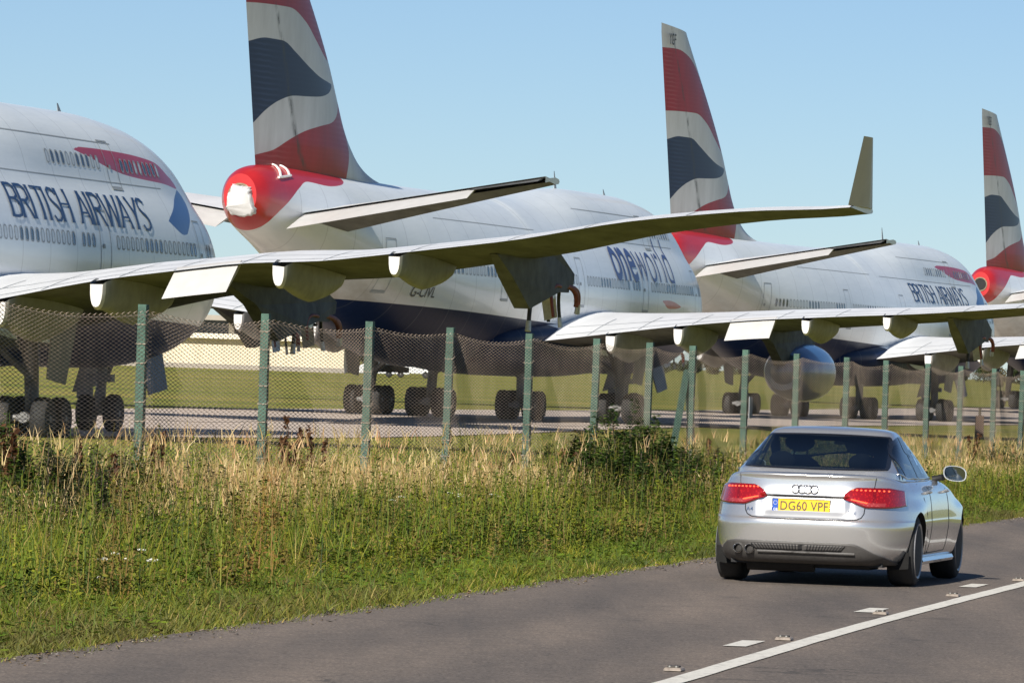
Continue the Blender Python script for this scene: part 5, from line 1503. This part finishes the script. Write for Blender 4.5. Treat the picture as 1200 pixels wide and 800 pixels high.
# taller single stalks that break the top line of the growth
X, Y, u = verge_points(6500, .70, 1.08, 48, 160, 1.4)
keep = rng.random(len(X)) < np.clip(.25 + .6 * straw_density(X, Y), 0, 1) * np.clip(.4 + patchy(X, Y, 3.1, 6), 0, 1); X, Y, u = X[keep], Y[keep], u[keep]
h = rng.uniform(.75, 1.3, len(X)); cs = palette(len(X), STRAW, [4, 3, 3, 3, 2, 2])
blades(X, Y, h, rng.uniform(.0016, .003, len(X)), rng.uniform(.05, .3, len(X)), cs, 'tall_dry_stalks', 'dry')
for q in range(3):
    blades(X + rng.normal(0, .03, len(X)), Y + rng.normal(0, .03, len(X)), rng.uniform(.1, .24, len(X)), rng.uniform(.003, .006, len(X)), rng.uniform(.2, .8, len(X)), cs * .9, 'stalk_plumes', 'dry', z=gz_f(Y) + h * .80)
# mown turf just behind the fence
n = 120000; Y = rng.uniform(60, 190, n); u = rng.uniform(0, 1, n) ** 1.5
X = fx(Y) - .2 - u * 26; ok = X > -.088 * Y - .8; X, Y = X[ok], Y[ok]
blades(X, Y, rng.uniform(.05, .16, len(X)), rng.uniform(.005, .012, len(X)), rng.uniform(.2, .9, len(X)), palette(len(X), [(.15, .19, .03), (.21, .23, .04), (.11, .15, .02), (.32, .27, .08)], [4, 3, 3, 1]), 'airfield_grass', 'blade')

# leafy plants
# grit and bits of dead plant along the road edge
n = 2600; Yg = 34 + 90 * rng.random(n) ** 1.5; xg = edge_line(Yg) + np.abs(rng.normal(0, .16, n)) + .02; sz = rng.uniform(.004, .016, n)
b4 = np.stack([xg, Yg, gz_f(Yg) + .032], -1); d4 = rng.normal(0, 1, (n, 4, 3)); d4[:, :, 2] = np.abs(d4[:, :, 2]) * .6; d4 *= sz[:, None, None]
Vg = (b4[:, None] + d4).reshape(-1, 3); Fg = (np.arange(n)[:, None] * 4 + np.array([[0, 1, 2, 0, 2, 3, 0, 3, 1, 1, 3, 2]])).reshape(-1)
cg = np.repeat(np.concatenate([palette(n, [(.30, .26, .22), (.18, .13, .07), (.10, .09, .08), (.42, .36, .26)], [3, 3, 2, 1.5]), np.ones((n, 1))], 1), 4, 0)
tag(link('road_edge_grit', np_mesh('road_edge_grit', Vg, Fg, np.full(len(Fg) // 3, 3), cg), [M['dry']]), kind='stuff')
def leafy(P, H, S, nl, cols, rr=rng, droop=.5, size=.05, spread=.22, top=.25):
    """quads for leaves and strips for stems of many plants at once; P n x 3 bases"""
    n = len(P); t = rr.uniform(.12, 1.0, (n, nl)); az = rr.uniform(0, 2 * np.pi, (n, nl)); rad = S[:, None] * spread * (1 - t * (1 - top)) * rr.uniform(.3, 1.1, (n, nl)) / .22
    ln = rr.normal(0, .12, (n, 2))
    bx = P[:, 0, None] + ln[:, :1] * H[:, None] * t; by = P[:, 1, None] + ln[:, 1:] * H[:, None] * t; bz = P[:, 2, None] + H[:, None] * t
    c = np.stack([bx + np.cos(az) * rad, by + np.sin(az) * rad, bz + .02 * rr.normal(0, 1, (n, nl))], -1).reshape(-1, 3)
    az = az.reshape(-1); m_ = len(c); sz = size * rr.uniform(.5, 1.3, m_) * np.repeat(S / .22, nl) ** .5
    o = np.stack([np.cos(az), np.sin(az), -droop * rr.uniform(-.6, 1.2, m_)], -1); o /= np.linalg.norm(o, axis=1)[:, None]
    sd = np.stack([-np.sin(az), np.cos(az), rr.normal(0, .5, m_)], -1); sd /= np.linalg.norm(sd, axis=1)[:, None]
    q = np.stack([c - o * sz[:, None], c + sd * sz[:, None] * .42, c + o * sz[:, None], c - sd * sz[:, None] * .42], 1).reshape(-1, 3)
    cc = np.array(cols); ci = np.repeat(rr.integers(0, len(cc), n), nl); col = cc[ci] * rr.uniform(.65, 1.35, (m_, 1))
    w = .006
    tip = np.stack([P[:, 0] + ln[:, 0] * H, P[:, 1] + ln[:, 1] * H, P[:, 2] + H], -1); e = np.array([[w, 0, 0]])
    st = np.stack([P - e, P + e, tip + e * .4, tip - e * .4], 1).reshape(-1, 3); scol = cc[rr.integers(0, len(cc), n)] * .9
    V = np.concatenate([q, st]); col = np.concatenate([np.repeat(col, 4, 0), np.repeat(scol, 4, 0)]); nf = len(V) // 4
    return V, np.concatenate([col, np.ones((len(col), 1))], 1), nf
X, Y, u = verge_points(34000, .14, 1.0, 36, 150, 1.5)
keep = rng.random(len(X)) < np.clip(.5 + .9 * patchy(X, Y, 1.6, 11) + .6 * leafy_zone(X, Y, u), .04, 1) * (1 - .6 * np.clip(straw_density(X, Y), 0, 1) * np.clip((u - .62) / .2, 0, 1)); X, Y, u = X[keep], Y[keep], u[keep]
H = np.clip(.20 + .42 * u + .36 * patchy(X, Y, 2.1, 3), .12, 1.05) * rng.uniform(.5, 1.5, len(X)); S = rng.uniform(.07, .17, len(X))
V, col, nf = leafy(np.stack([X, Y, gz_f(Y)], -1), H, S, 44, [(.07, .118, .009), (.12, .17, .012), (.028, .052, .005), (.20, .215, .017), (.13, .115, .022), (.20, .145, .04)], droop=-.7, size=.032, spread=.2, top=.3)
pc = patchy(V[:, 0], V[:, 1], 2.4, 4)[:, None]; pw = np.clip(pc * 1.6, 0, 1)
col[:, :3] = col[:, :3] * (1 - .45 * pw) + col[:, :3] * np.array([[.42, .46, .5]]) * .45 * pw
pxx = 600 + FPX * V[:, 0] / V[:, 1]; rust = (np.exp(-((pxx - 315) / 34) ** 2) + .6 * np.exp(-((pxx - 150) / 22) ** 2))[:, None] * (rng.random((len(V) // 4, 1)).repeat(4, 0) < .5)
col[:, :3] = col[:, :3] * (1 - .8 * rust) + np.array([[.30, .15, .05]]) * .8 * rust
lz = leafy_zone(V[:, 0], V[:, 1], np.clip((edge_line(V[:, 1]) - V[:, 0]) / (edge_line(V[:, 1]) - fx(V[:, 1])), 0, 2))[:, None]
col[:, :3] = col[:, :3] * (1 - .5 * lz) + col[:, :3] * np.array([[.45, .5, .6]]) * .5 * lz
tag(link('weeds', np_mesh('weeds', V, np.arange(nf * 4), np.full(nf, 4), col), [M['leaf']]), kind='stuff')
# low broad leaved ground plants
X, Y, u = verge_points(6000, .03, .5, 36, 130, 1.5)
V, col, nf = leafy(np.stack([X, Y, gz_f(Y)], -1), rng.uniform(.06, .2, len(X)), rng.uniform(.1, .2, len(X)), 12, [(.09, .15, .012), (.13, .18, .016), (.06, .10, .01)], size=.036, droop=-.2, top=.9)
tag(link('ground_herbs', np_mesh('ground_herbs', V, np.arange(nf * 4), np.full(nf, 4), col), [M['leaf']]), kind='stuff')

def on_verge(px, u):
    """place on the verge seen at photo column px, at share u of the way from road to fence"""
    lo, hi = 25., 400.
    for _ in range(50):
        Y = (lo + hi) / 2; xe = edge_line(Y); x = xe + (fx(Y) - xe) * u
        if 600 + FPX * x / Y < px: lo = Y
        else: hi = Y
    return x, Y
def bush(px, u, h, wd, cols, label, n=420, size=.055, seed=0, name='weed_bush', group='bushy weeds on the verge'):
    r = np.random.default_rng(seed); x, Y = on_verge(px, u); k = max(8, int(wd * 38))
    root = empty(name, (x, Y, gz(Y))); tag(root, label, 'bush', group)
    a = r.uniform(0, 2 * np.pi, k); q = np.sqrt(r.random(k)) * wd / 2
    P = np.stack([np.cos(a) * q, np.sin(a) * q, np.zeros(k)], -1)
    H = h * (1 - .55 * (q / (wd / 2)) ** 2) * r.uniform(.75, 1.15, k)
    V, col, nf = leafy(P, H, np.full(k, .17), n // 3, cols, r, -.3, size * .66, .2, .35)
    m_ = nf - k
    link('foliage', np_mesh('foliage', V[:m_ * 4], np.arange(m_ * 4), np.full(m_, 4), col[:m_ * 4]), [M['leaf']], root)
    mb = MB()
    for i in range(k):
        q4 = V[(m_ + i) * 4:(m_ + i) * 4 + 4]; mb.tube([(q4[0] + q4[1]) / 2, (q4[0] + q4[1] + q4[2] + q4[3]) / 4 + np.array([.01, 0, 0]), (q4[2] + q4[3]) / 2], [.008, .006, .003], 4)
    mb.build('stem', [M['bark']], root)
    return root
DK = [(.028, .055, .009), (.045, .08, .012), (.065, .10, .016)]; LT = [(.095, .15, .024), (.14, .185, .03), (.07, .115, .02)]; YL = [(.17, .18, .02), (.13, .16, .025)]
bush(735, .86, 1.4, 1.8, DK, 'tallest dark green bush against the fence left of the car', 1100, .06, 1)
bush(765, .80, 1.1, 1.7, DK, 'rounded dark bush between the tallest bush and the car', 950, .06, 2)
bush(700, .84, .85, 1.2, DK, 'dark weed clump left of the tallest bush', 480, .055, 3)
bush(822, .84, .95, 1.3, [(.04, .05, .018), (.05, .066, .018)], 'brownish green bush hard by the left shoulder of the silver car', 480, .05, 4)
bush(855, .82, .85, 1.0, [(.045, .05, .02), (.05, .07, .018)], 'olive bush rising behind the boot of the silver car', 420, .05, 5)
bush(522, .78, .80, .55, YL + LT, 'slim yellow green plant standing at the foot of a fence post', 420, .045, 6)
bush(560, .74, .62, .8, LT, 'light green plant right of the slim yellow green plant', 380, .045, 7)
bush(640, .72, .60, 1.0, LT, 'low green clump in front of the fence middle', 380, .05, 8)
bush(20, .90, 1.1, 1.5, DK, 'dark thicket of weeds at the left edge of the verge', 560, .055, 9)
bush(72, .84, 1.0, 1.5, [(.03, .045, .014), (.045, .055, .02)], 'dusky weed clump below the nose wheels', 560, .05, 10)
bush(150, .86, .95, 1.4, [(.03, .045, .014), (.045, .055, .02)], 'dusky weed clump at the foot of the second post from left', 520, .05, 11)
bush(232, .80, .85, 1.0, DK, 'dark leaning weed right of the second post from left', 420, .05, 12)
bush(172, .45, .60, .9, LT, 'pale green leafy clump low on the left verge', 420, .045, 13)
bush(712, .66, .95, 1.8, DK, 'dark weeds in front of the left half of the tallest bush', 950, .055, 18)
bush(752, .58, .85, 1.9, [(.035, .065, .010), (.055, .09, .014)], 'broad dark weeds between the tallest bush and the road', 1000, .055, 19)
bush(790, .64, .85, 1.7, DK, 'dark weeds halfway between the tallest bush and the car', 900, .055, 20)
bush(655, .70, .6, 1.2, [(.05, .08, .018), (.07, .10, .024)], 'mid green weeds left of the dark weeds', 420, .05, 21)
bush(40, .66, .75, 1.3, DK, 'dark leafy weeds in front of the thicket at the left edge', 560, .05, 22)
bush(110, .64, .7, 1.2, [(.035, .05, .015), (.055, .07, .022)], 'dusky leafy weeds in front of the left brown docks', 540, .05, 23)
bush(205, .66, .62, 1.1, DK, 'dark leafy weeds below the dark leaning weed', 480, .05, 24)
bush(430, .68, .55, 1.0, [(.05, .08, .018), (.075, .105, .024)], 'mid green weeds below the fourth fence post from left', 400, .05, 25)
bush(1052, .80, .75, 1.6, DK, 'dark green bush seen over the car roof beside the mirror', 480, .055, 14)
bush(1010, .86, .80, 1.3, [(.035, .05, .016), (.05, .07, .02)], 'dusky bush showing above the car roof', 420, .055, 15)
bush(1120, .70, .65, 1.6, LT, 'sunny green bush right of the car mirror', 480, .05, 16)
bush(1185, .85, .95, 1.6, [(.045, .06, .018), (.06, .075, .02)], 'olive bush below the fence at the right edge', 480, .055, 17)
M['dock'] = plant_mat('dock seed', .1)
def dock(px, u, h, label, seed):
    r = np.random.default_rng(seed); x, Y = on_verge(px, u); root = empty('dock_plant', (x, Y, gz(Y))); tag(root, label, 'plant', 'dock plants gone to brown seed')
    mb = MB(); Q = []; ns = r.integers(2, 5)
    for i in range(ns):
        a = r.uniform(0, 6.28); hh = h * r.uniform(.7, 1.0); tx, ty = math.cos(a) * .12 * hh, math.sin(a) * .12 * hh
        mb.tube([(0, 0, 0), (tx * .4, ty * .4, hh * .5), (tx, ty, hh)], [.007, .005, .003], 4)
        for k in range(120):
            t = .42 + .58 * r.random(); rad = .062 * (1.25 - t) * r.uniform(.3, 1.2) + .006; b2 = r.uniform(0, 6.28)
            c = np.array([tx * t + math.cos(b2) * rad, ty * t + math.sin(b2) * rad, hh * t]); d = r.normal(0, 1, 3) * .016; e = r.normal(0, 1, 3) * .016
            Q += [c - d, c + e, c + d, c - e]
    Q = np.array(Q); n = len(Q) // 4; col = np.array([(.075, .033, .014)]) * r.uniform(.5, 1.5, (n, 1)); col = np.repeat(np.concatenate([col, np.ones((n, 1))], 1), 4, 0)
    link('seed_spike', np_mesh('seed_spike', Q, np.arange(n * 4), np.full(n, 4), col), [M['dock']], root)
    mb.build('stem', [M['bark']], root)
for i, (px, u, h, lab) in enumerate(((345, .84, 1.05, 'tallest rusty dock spike right of the third fence post from left'), (358, .80, .85, 'rusty dock with three spikes beside the tallest dock'), (378, .82, 1.0, 'slender rusty dock left of the fourth fence post from left'),
        (331, .76, .70, 'short rusty dock left of the tallest dock'), (8, .84, 1.15, 'brown dock spike at the very left edge'), (108, .84, .85, 'brown dock among the dusky weeds on the left'), (132, .8, .8, 'brown dock just left of the second post from left'),
        (185, .86, .95, 'brown dock right against the second post from left'), (598, .86, .7, 'brown dock in front of the middle of the fence'), (672, .86, .9, 'brown dock left of the dark bushes'), (1143, .86, 1.0, 'brown dock between two posts right of the car mirror'), (838, .9, .95, 'brown dock standing above the olive bush by the car'))):
    dock(px, min(u + .06, .97), h * 1.22, lab, 40 + i)
M['petal'] = simple('white flower heads', (.72, .72, .66), .8, 0, .08, 30)
def yarrow(px, u, h, nf, label, seed):
    r = np.random.default_rng(seed); x, Y = on_verge(px, u); root = empty('white_flower', (x, Y, gz(Y))); tag(root, label, 'flower', 'white flowers on the verge')
    st = MB()
    for i in range(nf):
        dx, dy, hh = r.uniform(-.16, .16), r.uniform(-.1, .1), h * r.uniform(.75, 1.05)
        st.tube([(0, 0, 0), (dx * .5, dy * .5, hh * .6), (dx, dy, hh)], [.004, .0035, .003], 4)
        fl = MB()
        for k in range(9):
            a = k * 2.4; q = .012 * math.sqrt(k) * 1.1; fl.lathe([(0, .004), (.008, .012), (.014, .010), (.016, 0)], (dx + math.cos(a) * q, dy + math.sin(a) * q, hh + .004 - q * .2), (0, 0, 1), 7)
        fl.build('flower_head', [M['petal']], root, 60)
    st.build('stem', [M['weedstem']], root)
M['weedstem'] = simple('green stem', (.07, .11, .03), .7)
for i, (px, u, h, nf, lab) in enumerate(((530, .60, .50, 5, 'white flower cluster below the slim yellow green plant'), (470, .62, .42, 2, 'two small white flowers left of the biggest white cluster'), (590, .58, .42, 2, 'flat white flower head right of the biggest white cluster'),
        (128, .30, .34, 2, 'low white flowers near the road on the left verge'), (165, .30, .32, 5, 'scattered white flowers low on the left verge'), (150, .20, .25, 1, 'single white flower closest to the road on the left'))):
    yarrow(px, u, h, nf, lab, 60 + i)

# ------------------------------------------------------------------ reflecting road studs
M['stud'] = simple('worn cast stud', (.26, .22, .185), .6, .1, .3, 30); M['stud_lens'] = simple('stud lens', (.30, .30, .28), .1, 0, .05, 20); M['stud_rubber'] = simple('stud rubber', (.05, .045, .04), .8)
def stud(px, py, label):
    lo, hi = 25., 90.
    for _ in range(50):
        Y = (lo + hi) / 2
        if at(px, py, Y).z > gz(Y) + .034: lo = Y
        else: hi = Y
    x = at(px, py, Y).x; root = empty('road_stud', (x, Y, gz(Y) + .034), -math.atan(.19)); tag(root, label, 'road stud', 'reflecting road studs along the centre line')
    mb = MB(); mb.prism([(-.06, -.08, 0), (.06, -.08, 0), (.05, -.06, .02), (-.05, -.06, .02)], (0, .16, 0))
    mb.build('housing', [M['stud']], root, None, bevel=.006)
    mb = MB(); mb.box((0, 0, .024), (.075, .085, .014)); ru = mb.build('rubber', [M['stud_rubber']], root, None, bevel=.006)
    for sx in (-.021, .021):
        mb = MB(); mb.lathe([(0, .007), (.004, .006), (.006, 0)], (sx, -.0435, .025), (0, -1, 0), 10); mb.build('lens', [M['stud_lens']], ru, 60)
for (px, py), lab in zip(((791, 785), (920, 749), (1033, 719), (1118, 698), (1195, 680)),
        ('nearest road stud, at the bottom edge by the solid line', 'road stud between the nearest two short dashes', 'road stud touching the near end of the second dash', 'road stud just right of the rear wheel shadow', 'farthest road stud, at the right edge')):
    stud(px, py, lab)
